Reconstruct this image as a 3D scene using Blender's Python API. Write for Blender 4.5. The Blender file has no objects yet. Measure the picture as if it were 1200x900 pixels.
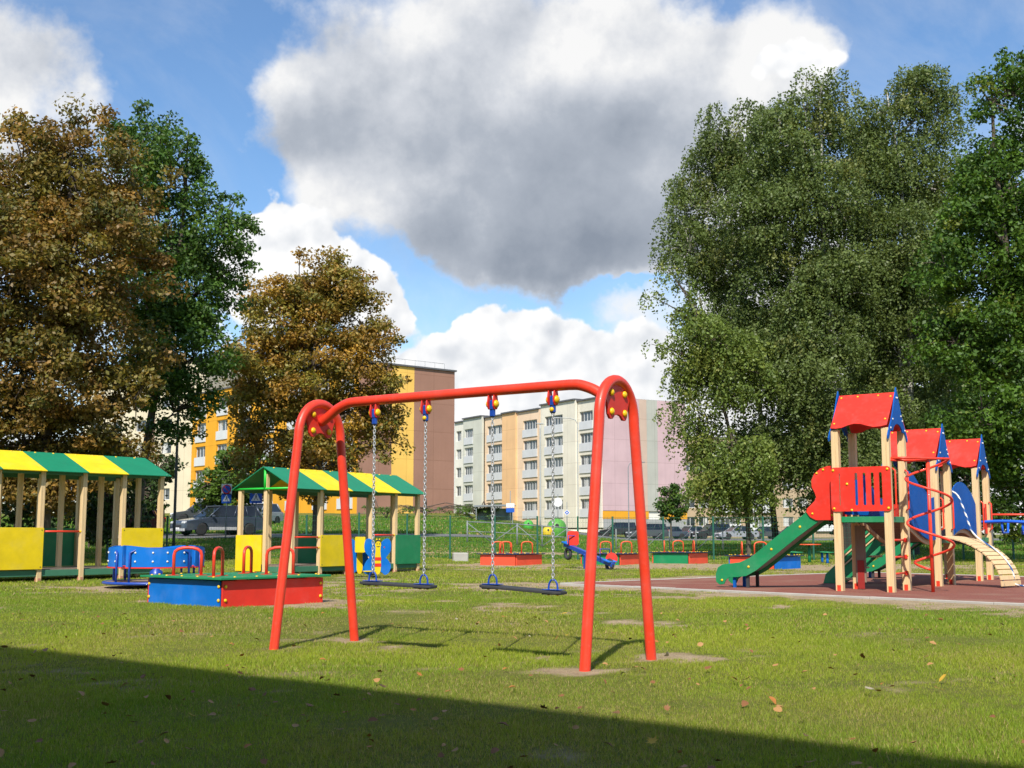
import bpy, bmesh, math, random
import numpy as np
from mathutils import Vector, Matrix, Euler
random.seed(7)
RNG = np.random.default_rng(11)
SC = bpy.context.scene
COL = SC.collection
PI = math.pi
# ---------------------------------------------------------------- camera numbers (used for laying the place out in metres)
F, YH, EYE = 1400.0, 626.0, 1.0
def at(px, d, z=None, py=None):
    """world point at depth d metres in the direction of picture column px (flat approximation)"""
    return Vector(((px - 600) / F * d, d, (EYE + (YH - py) / F * d if py is not None else 0) if z is None else z))

# ---------------------------------------------------------------- node helpers
def nm(name):
    m = bpy.data.materials.new(name); m.use_nodes = True
    nt = m.node_tree
    for n in list(nt.nodes): nt.nodes.remove(n)
    return m, nt
def N(nt, t, **kw):
    n = nt.nodes.new(t)
    for k, v in kw.items():
        if k.startswith('i_'):
            key = k[2:]
            key = int(key) if key.isdigit() else key.replace('_', ' ')
            n.inputs[key].default_value = v
        else: setattr(n, k, v)
    return n
def L(nt, a, b): nt.links.new(a, b)
def ramp(nt, fac, stops):
    r = nt.nodes.new('ShaderNodeValToRGB')
    el = r.color_ramp.elements
    while len(el) < len(stops): el.new(0.5)
    for e, (p, c) in zip(el, stops):
        e.position = p; e.color = (c[0], c[1], c[2], 1)
    L(nt, fac, r.inputs[0]); return r
def mixc(nt, fac, a, b, mode='MIX'):
    m = nt.nodes.new('ShaderNodeMix'); m.data_type = 'RGBA'; m.blend_type = mode
    for sock, v in ((m.inputs[0], fac), (m.inputs[6], a), (m.inputs[7], b)):
        if hasattr(v, 'node'): L(nt, v, sock)
        elif isinstance(v, (int, float)): sock.default_value = v
        else: sock.default_value = (v[0], v[1], v[2], 1)
    return m.outputs[2]
def mth(nt, op, a, b=None, c=None, clamp=False):
    m = nt.nodes.new('ShaderNodeMath'); m.operation = op; m.use_clamp = clamp
    for i, v in enumerate((a, b, c)):
        if v is None: continue
        if hasattr(v, 'node'): L(nt, v, m.inputs[i])
        else: m.inputs[i].default_value = v
    return m.outputs[0]
def coords(nt, scale=(1, 1, 1), obj=True):
    tc = N(nt, 'ShaderNodeTexCoord'); mp = N(nt, 'ShaderNodeMapping'); mp.inputs['Scale'].default_value = scale
    L(nt, tc.outputs['Object' if obj else 'Generated'], mp.inputs[0]); return mp.outputs[0]
def noise(nt, vec, scale, detail=4, rough=.55, dist=0):
    n = N(nt, 'ShaderNodeTexNoise'); n.inputs['Scale'].default_value = scale
    n.inputs['Detail'].default_value = detail; n.inputs['Roughness'].default_value = rough
    n.inputs['Distortion'].default_value = dist
    if vec is not None: L(nt, vec, n.inputs['Vector'])
    return n.outputs[0]
def bump(nt, h, strength=.2, dist=.01):
    b = N(nt, 'ShaderNodeBump'); b.inputs['Strength'].default_value = strength; b.inputs['Distance'].default_value = dist
    L(nt, h, b.inputs['Height']); return b.outputs[0]
def out(nt, sh):
    o = N(nt, 'ShaderNodeOutputMaterial'); L(nt, sh, o.inputs[0])
def scl(c, k): return tuple(min(1, x * k) for x in c)

MATS = {}
def paint(name, col, rough=.4, var=.12, scale=6, coat=0.0, dirt=.25, metal=0.0, spec=.5, bmp=.05, chips=0.0):
    """painted metal / plastic board: slight fading, fine dust specks, uneven gloss"""
    if name in MATS: return MATS[name]
    m, nt = nm(name); v = coords(nt)
    n1 = noise(nt, v, scale, 5, .6)
    c = ramp(nt, n1, [(.25, scl(col, 1 - var)), (.75, scl(col, 1 + var * .6))]).outputs[0]
    n2 = noise(nt, v, scale * 7, 6, .7)
    dm = ramp(nt, n2, [(.56, (0, 0, 0)), (.8, (1, 1, 1))]).outputs[0]
    df = mth(nt, 'MULTIPLY', dm, dirt)
    grey = (.30, .27, .22)
    c = mixc(nt, df, c, tuple(.55 * a + .45 * b for a, b in zip(col, grey)))
    if chips:
        n3 = noise(nt, v, 16, 7, .72); k = ramp(nt, n3, [(.665, (0, 0, 0)), (.69, (1, 1, 1))]).outputs[0]
        c = mixc(nt, mth(nt, 'MULTIPLY', k, chips), c, (.22, .15, .12))
        n4 = noise(nt, v, 2.2, 5, .6); k2 = ramp(nt, n4, [(.5, (0, 0, 0)), (.72, (1, 1, 1))]).outputs[0]; c = mixc(nt, mth(nt, 'MULTIPLY', k2, .22), c, tuple(.7 * a + .3 * .5 for a in col))
    p = N(nt, 'ShaderNodeBsdfPrincipled'); L(nt, c, p.inputs['Base Color'])
    rr = N(nt, 'ShaderNodeMapRange'); L(nt, n2, rr.inputs[0]); rr.inputs[3].default_value = rough - .06; rr.inputs[4].default_value = rough + .18
    L(nt, rr.outputs[0], p.inputs['Roughness']); p.inputs['Metallic'].default_value = metal
    p.inputs['Specular IOR Level'].default_value = spec
    p.inputs['Coat Weight'].default_value = coat
    L(nt, bump(nt, n2, bmp, .004), p.inputs['Normal'])
    out(nt, p.outputs[0]); MATS[name] = m; return m
def wood(name, col, dark):
    m, nt = nm(name); v = coords(nt, (9, 9, .55))
    n1 = noise(nt, v, 4, 6, .6, .6)
    c = ramp(nt, n1, [(.3, dark), (.5, col), (.75, scl(col, 1.14))]).outputs[0]
    v2 = coords(nt, (1, 1, .8)); n2 = noise(nt, v2, 1.7, 3)
    c = mixc(nt, mth(nt, 'MULTIPLY', n2, .5), c, scl(dark, 1.05))
    v3 = coords(nt, (60, 60, 1.5)); n3 = noise(nt, v3, 3, 3)
    p = N(nt, 'ShaderNodeBsdfPrincipled'); L(nt, c, p.inputs['Base Color']); p.inputs['Roughness'].default_value = .62
    L(nt, bump(nt, n3, .15, .003), p.inputs['Normal']); out(nt, p.outputs[0]); MATS[name] = m; return m
def plaster(name, col, var=.1, scale=.35, streak=.25, joints=False):
    """rendered facade: broad fading, rain streaks running down, fine grain"""
    if name in MATS: return MATS[name]
    m, nt = nm(name); v = coords(nt)
    n1 = noise(nt, v, scale, 4)
    c = ramp(nt, n1, [(.3, scl(col, 1 - var)), (.7, scl(col, 1 + var * .5))]).outputs[0]
    vs = coords(nt, (1.6, 1.6, .07)); n2 = noise(nt, vs, 1.6, 5, .65)
    s = ramp(nt, n2, [(.5, (0, 0, 0)), (.75, (1, 1, 1))]).outputs[0]
    c = mixc(nt, mth(nt, 'MULTIPLY', s, streak), c, scl(col, .72))
    if joints:
        tc = N(nt, 'ShaderNodeTexCoord'); sx = N(nt, 'ShaderNodeSeparateXYZ'); L(nt, tc.outputs['Object'], sx.inputs[0]); cx = N(nt, 'ShaderNodeCombineXYZ')
        L(nt, mth(nt, 'ADD', sx.outputs[0], sx.outputs[1]), cx.inputs[0]); L(nt, sx.outputs[2], cx.inputs[1])
        bt = N(nt, 'ShaderNodeTexBrick', offset=0.0); bt.inputs['Scale'].default_value = 1; bt.inputs['Brick Width'].default_value = 3.2; bt.inputs['Row Height'].default_value = 2.8; bt.inputs['Mortar Size'].default_value = .035
        bt.inputs['Color1'].default_value = (1, 1, 1, 1); bt.inputs['Color2'].default_value = (.95, .95, .95, 1); bt.inputs['Mortar'].default_value = (.80, .79, .77, 1); L(nt, cx.outputs[0], bt.inputs['Vector'])
        c = mixc(nt, 1.0, c, bt.outputs[0], 'MULTIPLY')
    n3 = noise(nt, v, 30, 3)
    p = N(nt, 'ShaderNodeBsdfPrincipled'); L(nt, c, p.inputs['Base Color']); p.inputs['Roughness'].default_value = .9
    p.inputs['Specular IOR Level'].default_value = .2
    L(nt, bump(nt, n3, .2, .01), p.inputs['Normal']); out(nt, p.outputs[0]); MATS[name] = m; return m
def glass(name, col=(.03, .035, .04), rough=.08):
    if name in MATS: return MATS[name]
    m, nt = nm(name); v = coords(nt)
    n1 = noise(nt, v, .8, 2)
    c = ramp(nt, n1, [(.35, scl(col, .6)), (.65, scl(col, 2.2))]).outputs[0]
    p = N(nt, 'ShaderNodeBsdfPrincipled'); L(nt, c, p.inputs['Base Color']); p.inputs['Roughness'].default_value = rough
    p.inputs['Specular IOR Level'].default_value = .8
    out(nt, p.outputs[0]); MATS[name] = m; return m
def leafmat(name, trans=.35, rough=.5):
    """leaf: its own colour is stored per leaf (hue differences between leaves, not light)"""
    m, nt = nm(name)
    a = N(nt, 'ShaderNodeVertexColor', layer_name='tint')
    v = coords(nt); n1 = noise(nt, v, 9, 2)
    c = mixc(nt, mth(nt, 'MULTIPLY', n1, .5), a.outputs[0], (.5, .5, .5), 'OVERLAY')
    p = N(nt, 'ShaderNodeBsdfPrincipled'); L(nt, c, p.inputs['Base Color']); p.inputs['Roughness'].default_value = rough
    p.inputs['Specular IOR Level'].default_value = .35
    t = N(nt, 'ShaderNodeBsdfTranslucent'); L(nt, mixc(nt, 1.0, c, (1.5, 1.45, .7), 'MULTIPLY'), t.inputs[0])
    x = N(nt, 'ShaderNodeMixShader'); x.inputs[0].default_value = trans
    L(nt, p.outputs[0], x.inputs[1]); L(nt, t.outputs[0], x.inputs[2]); out(nt, x.outputs[0]); MATS[name] = m; return m

RED = paint('red_paint', (.80, .048, .018), .36, coat=.12, dirt=.4, scale=4, chips=.7)
RED_BOARD = paint('red_board', (.74, .034, .018), .45, scale=2.5, var=.18, spec=.35, chips=.45)
ORANGE_PAINT = paint('orange_paint', (.78, .10, .03), .4)
YEL = paint('yellow_board', (.83, .60, .008), .45, scale=2.5, var=.16, spec=.35, chips=.35)
YCAP = paint('yellow_plastic', (.85, .52, .01), .3, dirt=.1)
WCAP = paint('white_plastic', (.75, .74, .66), .35, dirt=.1)
GRN = paint('green_board', (.008, .235, .085), .42, scale=2.5, var=.18, chips=.4)
GRN_ROOF = paint('green_roof_board', (.006, .22, .10), .4, scale=2.0)
LIME = paint('bright_green_paint', (.02, .55, .05), .4)
GRN_WOOD = paint('green_stained_board', (.05, .19, .11), .6, scale=4)
BLU = paint('blue_board', (.003, .155, .58), .5, scale=2.5, dirt=.03, spec=.2, var=.18, chips=.3)
BLU_DEEP = paint('deep_blue_board', (.003, .095, .40), .55, scale=2.5, dirt=.03, spec=.15, var=.18)
BLU_MET = paint('blue_paint', (.008, .06, .36), .35, coat=.2)
BLU_BR = paint('bright_blue_paint', (.01, .12, .70), .35, coat=.2)
NAVY = paint('navy_board', (.02, .03, .07), .5)
BLK = paint('black_rubber', (.035, .037, .042), .7, dirt=.35)
STEEL = paint('galvanised_steel', (.56, .57, .58), .3, metal=.5, dirt=.05)
FENCE_GREEN = paint('dark_green_coating', (.012, .10, .06), .45)
DARKMET = paint('dark_grey_metal', (.05, .055, .055), .5)
GREYMET = paint('grey_metal', (.22, .24, .25), .5)
WHITE = paint('white_paint', (.72, .72, .70), .5)
WOOD = wood('pale_pine', (.72, .53, .29), (.60, .41, .20))
PLY = wood('ply_edge', (.60, .43, .24), (.42, .27, .13))
DECKW = wood('weathered_board', (.26, .20, .15), (.16, .12, .09))
DARKRED = paint('dark_red_board', (.30, .02, .015), .5)

# ---------------------------------------------------------------- scene-tree helpers
def label(o, lab=None, cat=None, group=None, kind=None):
    if lab: o['label'] = lab
    if cat: o['category'] = cat
    if group: o['group'] = group
    if kind: o['kind'] = kind
    return o
def thing(name, lab, cat, loc=(0, 0, 0), rz=0, group=None):
    o = bpy.data.objects.new(name, None); COL.objects.link(o)
    o.empty_display_size = .2; o.location = loc; o.rotation_euler = (0, 0, rz)
    return label(o, lab, cat, group)
def copy_tree(o, parent=None):
    c = o.copy(); COL.objects.link(c); c.parent = parent
    for ch in [x for x in o.children]: copy_tree(ch, c)
    return c

class MB:
    """collects shapes; link() makes them ONE mesh object"""
    def __init__(s): s.v = []; s.f = []; s.sm = []
    def add(s, vs, fs, smooth=False, M=None):
        b = len(s.v)
        for p in vs:
            p = Vector(p); s.v.append(tuple(M @ p) if M is not None else tuple(p))
        for f in fs: s.f.append([i + b for i in f]); s.sm.append(smooth)
        return s
    def box(s, c, size, M=None, ch=.0, rz=0):
        x, y, z = (q / 2 for q in size); c = Vector(c)
        R = Matrix.Rotation(rz, 4, 'Z')
        ch = min(ch, min(x, y, z) * .6)
        if ch <= 0:
            vs = [(sx * x, sy * y, sz * z) for sx in (-1, 1) for sy in (-1, 1) for sz in (-1, 1)]
            fs = [(0, 1, 3, 2), (4, 6, 7, 5), (0, 4, 5, 1), (2, 3, 7, 6), (0, 2, 6, 4), (1, 5, 7, 3)]
        else:
            vs = []; idx = {}
            for sx in (-1, 1):
                for sy in (-1, 1):
                    for sz in (-1, 1):
                        for a in range(3):
                            p = [sx * (x - ch), sy * (y - ch), sz * (z - ch)]
                            p[a] = (sx, sy, sz)[a] * (x, y, z)[a]
                            idx[(sx, sy, sz, a)] = len(vs); vs.append(p)
            fs = []
            for a in range(3):
                b, d = (a + 1) % 3, (a + 2) % 3
                for sg in (-1, 1):
                    q = []
                    for (sb, sd) in ((-1, -1), (1, -1), (1, 1), (-1, 1)):
                        k = [0, 0, 0]; k[a] = sg; k[b] = sb; k[d] = sd; q.append(idx[(*k, a)])
                    fs.append(q if sg > 0 else q[::-1])
                for sb in (-1, 1):
                    for sd in (-1, 1):
                        q = []
                        for (sa, ax) in ((-1, b), (1, b), (1, d), (-1, d)):
                            k = [0, 0, 0]; k[a] = sa; k[b] = sb; k[d] = sd; q.append(idx[(*k, ax)])
                        fs.append(q if sb * sd > 0 else q[::-1])
            for sx in (-1, 1):
                for sy in (-1, 1):
                    for sz in (-1, 1):
                        q = [idx[(sx, sy, sz, a)] for a in range(3)]
                        fs.append(q if sx * sy * sz > 0 else q[::-1])
        T = Matrix.Translation(c) @ R
        if M is not None: T = M @ T
        return s.add(vs, fs, False, T)
    def tube(s, path, r, n=10, M=None, cap=True, closed=False):
        P = [Vector(p) for p in path]; k = len(P)
        rs = r if hasattr(r, '__len__') else [r] * k
        vs = []; up = None
        for i in range(k):
            a = P[i - 1] if (i or closed) else P[0]
            b = P[(i + 1) % k] if (i < k - 1 or closed) else P[-1]
            t = (b - a).normalized()
            if up is None:
                up = Vector((0, 0, 1)) if abs(t.z) < .9 else Vector((1, 0, 0))
            x = t.cross(up)
            if x.length < 1e-6: x = t.orthogonal()
            x.normalize(); up = x.cross(t).normalized()
            for j in range(n):
                w = 2 * PI * j / n
                vs.append(P[i] + (x * math.cos(w) + up * math.sin(w)) * rs[i])
        fs = []
        for i in range(k if closed else k - 1):
            i2 = (i + 1) % k
            for j in range(n):
                j2 = (j + 1) % n
                fs.append((i * n + j, i * n + j2, i2 * n + j2, i2 * n + j))
        s.add(vs, fs, True, M)
        if cap and not closed:
            b = len(s.v) - len(vs)
            s.f.append([b + j for j in range(n)][::-1]); s.sm.append(False)
            s.f.append([b + (k - 1) * n + j for j in range(n)]); s.sm.append(False)
        return s
    def lathe(s, prof, n=14, M=None):
        """prof: (r, z) pairs from bottom to top"""
        vs = []; fs = []
        for (r, z) in prof:
            for j in range(n):
                w = 2 * PI * j / n; vs.append((r * math.cos(w), r * math.sin(w), z))
        for i in range(len(prof) - 1):
            for j in range(n):
                j2 = (j + 1) % n
                fs.append((i * n + j, i * n + j2, (i + 1) * n + j2, (i + 1) * n + j))
        s.add(vs, fs, True, M)
        b = len(s.v) - len(vs)
        s.f.append([b + j for j in range(n)][::-1]); s.sm.append(False)
        s.f.append([b + (len(prof) - 1) * n + j for j in range(n)]); s.sm.append(False)
        return s
    def dome(s, c, r, d=(0, 0, 1), flat=.75, n=8):
        d = Vector(d).normalized(); q = d.to_track_quat('Z', 'Y').to_matrix().to_4x4()
        M = Matrix.Translation(Vector(c)) @ q
        pr = [(r, 0), (r * .97, r * .3 * flat), (r * .8, r * .65 * flat), (r * .45, r * .92 * flat), (r * .08, r * flat)]
        return s.lathe(pr, n, M)
    def panel(s, outline, th, M=None, holes=()):
        """flat board with thickness th: outline and holes in local XY, thickness along +Z"""
        bm = bmesh.new(); es = []
        for lp in (outline, *holes):
            vv = [bm.verts.new((p[0], p[1], 0)) for p in lp]
            es += [bm.edges.new((vv[i], vv[(i + 1) % len(vv)])) for i in range(len(vv))]
        if holes: bmesh.ops.triangle_fill(bm, edges=es, use_beauty=True, use_dissolve=False)
        else: bm.faces.new([v for v in bm.verts])
        g = bmesh.ops.extrude_face_region(bm, geom=list(bm.faces))
        bmesh.ops.translate(bm, vec=(0, 0, th), verts=[v for v in g['geom'] if isinstance(v, bmesh.types.BMVert)])
        bmesh.ops.recalc_face_normals(bm, faces=bm.faces)
        bm.verts.index_update()
        s.add([v.co.copy() for v in bm.verts], [[v.index for v in f.verts] for f in bm.faces], False, M)
        bm.free(); return s
    def link(s, name, mat, parent=None, bevel=0, lab=None):
        me = bpy.data.meshes.new(name); me.from_pydata(s.v, [], s.f); me.update()
        me.polygons.foreach_set('use_smooth', s.sm)
        for m in (mat if isinstance(mat, (list, tuple)) else [mat]): me.materials.append(m)
        o = bpy.data.objects.new(name, me); COL.objects.link(o)
        if parent is not None: o.parent = parent
        if bevel:
            b = o.modifiers.new('edge', 'BEVEL'); b.width = bevel; b.segments = 2; b.limit_method = 'ANGLE'; b.angle_limit = math.radians(40)
        if lab: o['label'] = lab
        return o
def frame(o, x, y):
    """matrix with local X along x, local Y along y"""
    x = Vector(x).normalized(); y = Vector(y); y = (y - x * x.dot(y)).normalized(); z = x.cross(y)
    M = Matrix((x, y, z)).transposed().to_4x4(); return Matrix.Translation(Vector(o)) @ M
def arc(cx, cy, r, a0, a1, n=8, ry=None):
    ry = ry or r
    return [(cx + r * math.cos(a0 + (a1 - a0) * i / n), cy + ry * math.sin(a0 + (a1 - a0) * i / n)) for i in range(n + 1)]
def rrect(x0, y0, x1, y1, r, n=4):
    r = min(r, (x1 - x0) / 2.001, (y1 - y0) / 2.001)
    return (arc(x1 - r, y0 + r, r, -PI / 2, 0, n) + arc(x1 - r, y1 - r, r, 0, PI / 2, n) +
            arc(x0 + r, y1 - r, r, PI / 2, PI, n) + arc(x0 + r, y0 + r, r, PI, 1.5 * PI, n))
def smooth_path(pts, sub=6):
    """Catmull-Rom through the points"""
    P = [Vector(p) for p in pts]; P = [P[0] * 2 - P[1]] + P + [P[-1] * 2 - P[-2]]; o = []
    for i in range(1, len(P) - 2):
        for k in range(sub):
            t = k / sub; a, b, c, d = P[i - 1:i + 3]
            o.append(.5 * (2 * b + (c - a) * t + (2 * a - 5 * b + 4 * c - d) * t * t + (3 * b - a - 3 * c + d) * t ** 3))
    o.append(P[-2]); return o

# ---------------------------------------------------------------- numpy meshes (leaves, grass)
def np_mesh(name, verts, nper, tints, mat, parent=None):
    """verts (n, nper, 3) -> n faces with nper corners, one tint each"""
    n = len(verts); me = bpy.data.meshes.new(name)
    me.vertices.add(n * nper); me.vertices.foreach_set('co', verts.astype(np.float32).ravel())
    me.loops.add(n * nper); me.loops.foreach_set('vertex_index', np.arange(n * nper, dtype=np.int32))
    me.polygons.add(n); me.polygons.foreach_set('loop_start', np.arange(n, dtype=np.int32) * nper)
    try: me.polygons.foreach_set('loop_total', np.full(n, nper, dtype=np.int32))
    except Exception: pass
    ca = me.color_attributes.new('tint', 'FLOAT_COLOR', 'POINT')
    c = np.ones((n, nper, 4), np.float32); c[:, :, :3] = tints[:, None, :]; ca.data.foreach_set('color', c.ravel())
    me.materials.append(mat); me.update(calc_edges=True)
    o = bpy.data.objects.new(name, me); COL.objects.link(o)
    if parent is not None: o.parent = parent
    return o
def vnoise(x, y, seed=0):
    """smooth value noise, 0..1"""
    xi = np.floor(x).astype(np.int64); yi = np.floor(y).astype(np.int64); fx = x - xi; fy = y - yi
    fx = fx * fx * (3 - 2 * fx); fy = fy * fy * (3 - 2 * fy)
    def h(a, b):
        k = (a * 374761393 + b * 668265263 + seed * 974634777) & 0x7fffffff
        k = ((k ^ (k >> 13)) * 1274126177) & 0x7fffffff
        return ((k ^ (k >> 16)) & 0xffff) / 65535.0
    return (h(xi, yi) * (1 - fx) + h(xi + 1, yi) * fx) * (1 - fy) + (h(xi, yi + 1) * (1 - fx) + h(xi + 1, yi + 1) * fx) * fy
def fbm(x, y, seed=0, o=4):
    s = 0; a = .5
    for i in range(o): s = s + a * vnoise(x * 2 ** i, y * 2 ** i, seed + i); a *= .5
    return s / (1 - .5 ** o)
# ================================================================ GROUND
def sstep(a, b, x): t = np.clip((x - a) / (b - a), 0, 1); return t * t * (3 - 2 * t)
def terrain(X, Y):
    X = np.asarray(X, float); Y = np.asarray(Y, float)
    left = np.interp(Y, [-1e4, 46, 52, 60, 75, 95, 115, 200, 1e5], [0, 0, .25, .8, 1.2, 2.1, 3.0, 4, 4])
    right = np.interp(Y, [-1e4, 46.5, 70, 100, 200, 1e5], [0, 0, .3, .35, .5, .5])
    w = sstep(-.05, .11, X / np.maximum(Y, 1)); z = left * (1 - w) + right * w
    z = z + .38 * np.exp(-((X + 5.6) / 2.2) ** 2 - ((Y - 44.5) / 2.2) ** 2)      # small grassed mound by the fence
    return z
def tz(x, y): return float(terrain(x, y))
# swing in metres
SW_C, SW_A, SW_L, SW_S, SW_H = Vector((-.48, 10.2, 0)), -.587, 3.13, 1.06, 2.245
SB = Vector((math.cos(SW_A), math.sin(SW_A), 0)); SN = Vector((-SB.y, SB.x, 0))
# rubber safety surface rectangle
RP0 = Vector((1.0, 24.1, 0)); RE1 = Vector((.655, -.756, 0)); RE2 = Vector((.756, .655, 0))
RLEN, RWID = 17.0, 10.5
bare = []            # (x, y, rx, ry, rot, strength) bare soil
for sx in (-1, 1):
    for sy in (-1, 1):
        q = SW_C + SB * sx * SW_L / 2 + SN * sy * SW_S / 2
        bare.append((q.x + .12, q.y + .02, .34, .40, SW_A, .92))
for t in (-.75, .85): q = SW_C + SB * t; bare.append((q.x, q.y - .1, .6, .5, SW_A, .42))
bare += [(-3.1, 17.8, 1.3, 1.5, .3, 1.0), (-2.5, 16.9, .9, .8, .6, .7), (-6.2, 17.6, 3.2, 1.6, .1, .42), (-10, 19.5, 3.5, 2.2, .3, .36),
         (-7.0, 22.4, 1.7, 2.2, 0, .9), (-3.0, 21.5, 3.5, 1.6, .1, .55), (-1.0, 19.4, 2.4, 1.6, .3, .45), (.4, 17.0, 1.6, 1.3, .2, .5),
         (-.2, 39.0, 2.6, 3.2, 0, .95), (5.8, 38.5, 4.5, 5.5, 0, 1.0), (9.5, 36.5, 3.5, 5.0, 0, 1.0), (11.5, 38.0, 3.5, 4.0, 0, .9), (3.3, 37.0, 2.0, 4.0, 0, .85), (-.8, 34.5, 3.6, 2.0, 0, .6),
         (-3.0, 27.5, 1.6, 1.8, 0, .75), (-2, 24.3, 2.6, 1.6, 0, .5), (.6, 22.5, 1.6, 2.6, -.86, .75), (2.2, 19.8, 1.9, 1.7, -.86, .6),
         (1.8, 14.2, 1.4, .8, .2, .30)]
def baresoil(x, y):
    """0..1 bare soil cover"""
    x = np.asarray(x, float); y = np.asarray(y, float); x_, y_ = x, y
    x = x_ + (fbm(x_ * 1.7, y_ * 1.7, 51) - .5) * .9 + (fbm(x_ * 6, y_ * 6, 53) - .5) * .35; y = y_ + (fbm(x_ * 1.7, y_ * 1.7, 57) - .5) * .9 + (fbm(x_ * 6, y_ * 6, 59) - .5) * .35
    b = np.zeros_like(x)
    for (cx, cy, rx, ry, a, s) in bare:
        ca, sa = math.cos(a), math.sin(a); u = ((x - cx) * ca + (y - cy) * sa) / rx; v = (-(x - cx) * sa + (y - cy) * ca) / ry
        b = np.maximum(b, s * np.exp(-(u * u + v * v) ** 1.3))
    x, y = x_, y_
    # trodden strip round the rubber surface
    p = (x - RP0.x) * RE1.x + (y - RP0.y) * RE1.y; q = (x - RP0.x) * RE2.x + (y - RP0.y) * RE2.y
    dx = np.maximum(np.maximum(-p, p - RLEN), 0); dy = np.maximum(np.maximum(-q, q - RWID), 0); dd = np.hypot(dx, dy)
    inside = (dx == 0) & (dy == 0)
    b = np.maximum(b, np.where(inside, 1.0, .98 * np.exp(-(dd / 1.75) ** 2)))
    # path of worn gravel along the back fence
    b = np.maximum(b, .85 * np.exp(-((y - 51.5 - .05 * x) / 1.6) ** 2) * sstep(-14, -6, x) * (1 - sstep(8, 13, x)))
    n = fbm(x * 1.1, y * 1.1, 3); n2 = fbm(x * 4.5, y * 4.5, 8)
    n3 = fbm(x * 14, y * 14, 12, 3)
    return np.clip((b + (n - .5) * 1.1 + (n2 - .5) * .8 + (n3 - .5) * .5 - .42) * 2.2 + .1, 0, 1) * (b > .03) + np.clip((n * .5 + n2 * .3 + n3 * .2 - .56) * 4, 0, .5) * (1 - b)
# materials of the ground
m, nt = nm('meadow_ground'); v = coords(nt)
att = N(nt, 'ShaderNodeVertexColor', layer_name='soil')
sep = N(nt, 'ShaderNodeSeparateColor'); L(nt, att.outputs[0], sep.inputs[0])
n1 = noise(nt, v, .25, 5); n2 = noise(nt, v, 3.0, 6, .65); n3 = noise(nt, v, 40, 4, .7); n4 = noise(nt, v, 140, 3, .7)
g = ramp(nt, n2, [(.25, (.11, .135, .020)), (.5, (.19, .21, .034)), (.72, (.28, .255, .070))]).outputs[0]
g = mixc(nt, ramp(nt, n1, [(.4, (0, 0, 0)), (.65, (.8, .8, .8))]).outputs[0], g, (.18, .22, .030))
g = mixc(nt, ramp(nt, n3, [(.45, (0, 0, 0)), (.75, (.75, .75, .75))]).outputs[0], g, (.26, .22, .09))
g = mixc(nt, mth(nt, 'MULTIPLY', n4, .6), g, (.02, .03, .006))
s = ramp(nt, n2, [(.25, (.27, .195, .115)), (.5, (.41, .31, .19)), (.75, (.53, .42, .27))]).outputs[0]
s = mixc(nt, ramp(nt, n3, [(.5, (0, 0, 0)), (.7, (.8, .8, .8))]).outputs[0], s, (.17, .12, .07))
f1 = mth(nt, 'ADD', sep.outputs[0], mth(nt, 'MULTIPLY', mth(nt, 'SUBTRACT', n3, .5), .55)); 
fac = ramp(nt, f1, [(.2, (0, 0, 0)), (.62, (1, 1, 1))]).outputs[0]
c = mixc(nt, fac, g, s)
p = N(nt, 'ShaderNodeBsdfPrincipled'); L(nt, c, p.inputs['Base Color']); p.inputs['Roughness'].default_value = .95; p.inputs['Specular IOR Level'].default_value = .1
L(nt, bump(nt, mth(nt, 'ADD', n3, n4), .7, .02), p.inputs['Normal']); out(nt, p.outputs[0]); M_GROUND = m
m, nt = nm('asphalt'); v = coords(nt); n1 = noise(nt, v, .3, 5); n2 = noise(nt, v, 25, 4, .7)
c = ramp(nt, n1, [(.3, (.14, .135, .128)), (.7, (.20, .195, .185))]).outputs[0]; c = mixc(nt, mth(nt, 'MULTIPLY', n2, .5), c, (.08, .08, .08))
p = N(nt, 'ShaderNodeBsdfPrincipled'); L(nt, c, p.inputs['Base Color']); p.inputs['Roughness'].default_value = .85; L(nt, bump(nt, n2, .3, .01), p.inputs['Normal']); out(nt, p.outputs[0]); M_ASPH = m
m, nt = nm('rubber_crumb'); v = coords(nt); n1 = noise(nt, v, .8, 4); n2 = noise(nt, v, 55, 4, .75); n3 = noise(nt, v, 5, 3)
c = ramp(nt, n2, [(.3, (.115, .036, .024)), (.5, (.235, .075, .048)), (.7, (.34, .12, .078))]).outputs[0]
c = mixc(nt, ramp(nt, n1, [(.5, (0, 0, 0)), (.75, (.7, .7, .7))]).outputs[0], c, (.34, .22, .14)); c = mixc(nt, mth(nt, 'MULTIPLY', n3, .3), c, (.165, .052, .036))
p = N(nt, 'ShaderNodeBsdfPrincipled'); L(nt, c, p.inputs['Base Color']); p.inputs['Roughness'].default_value = .9; L(nt, bump(nt, n2, .6, .01), p.inputs['Normal']); out(nt, p.outputs[0]); M_RUB = m
M_CONC = plaster('concrete', (.42, .40, .36), .15, 2.0, .15)

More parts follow.
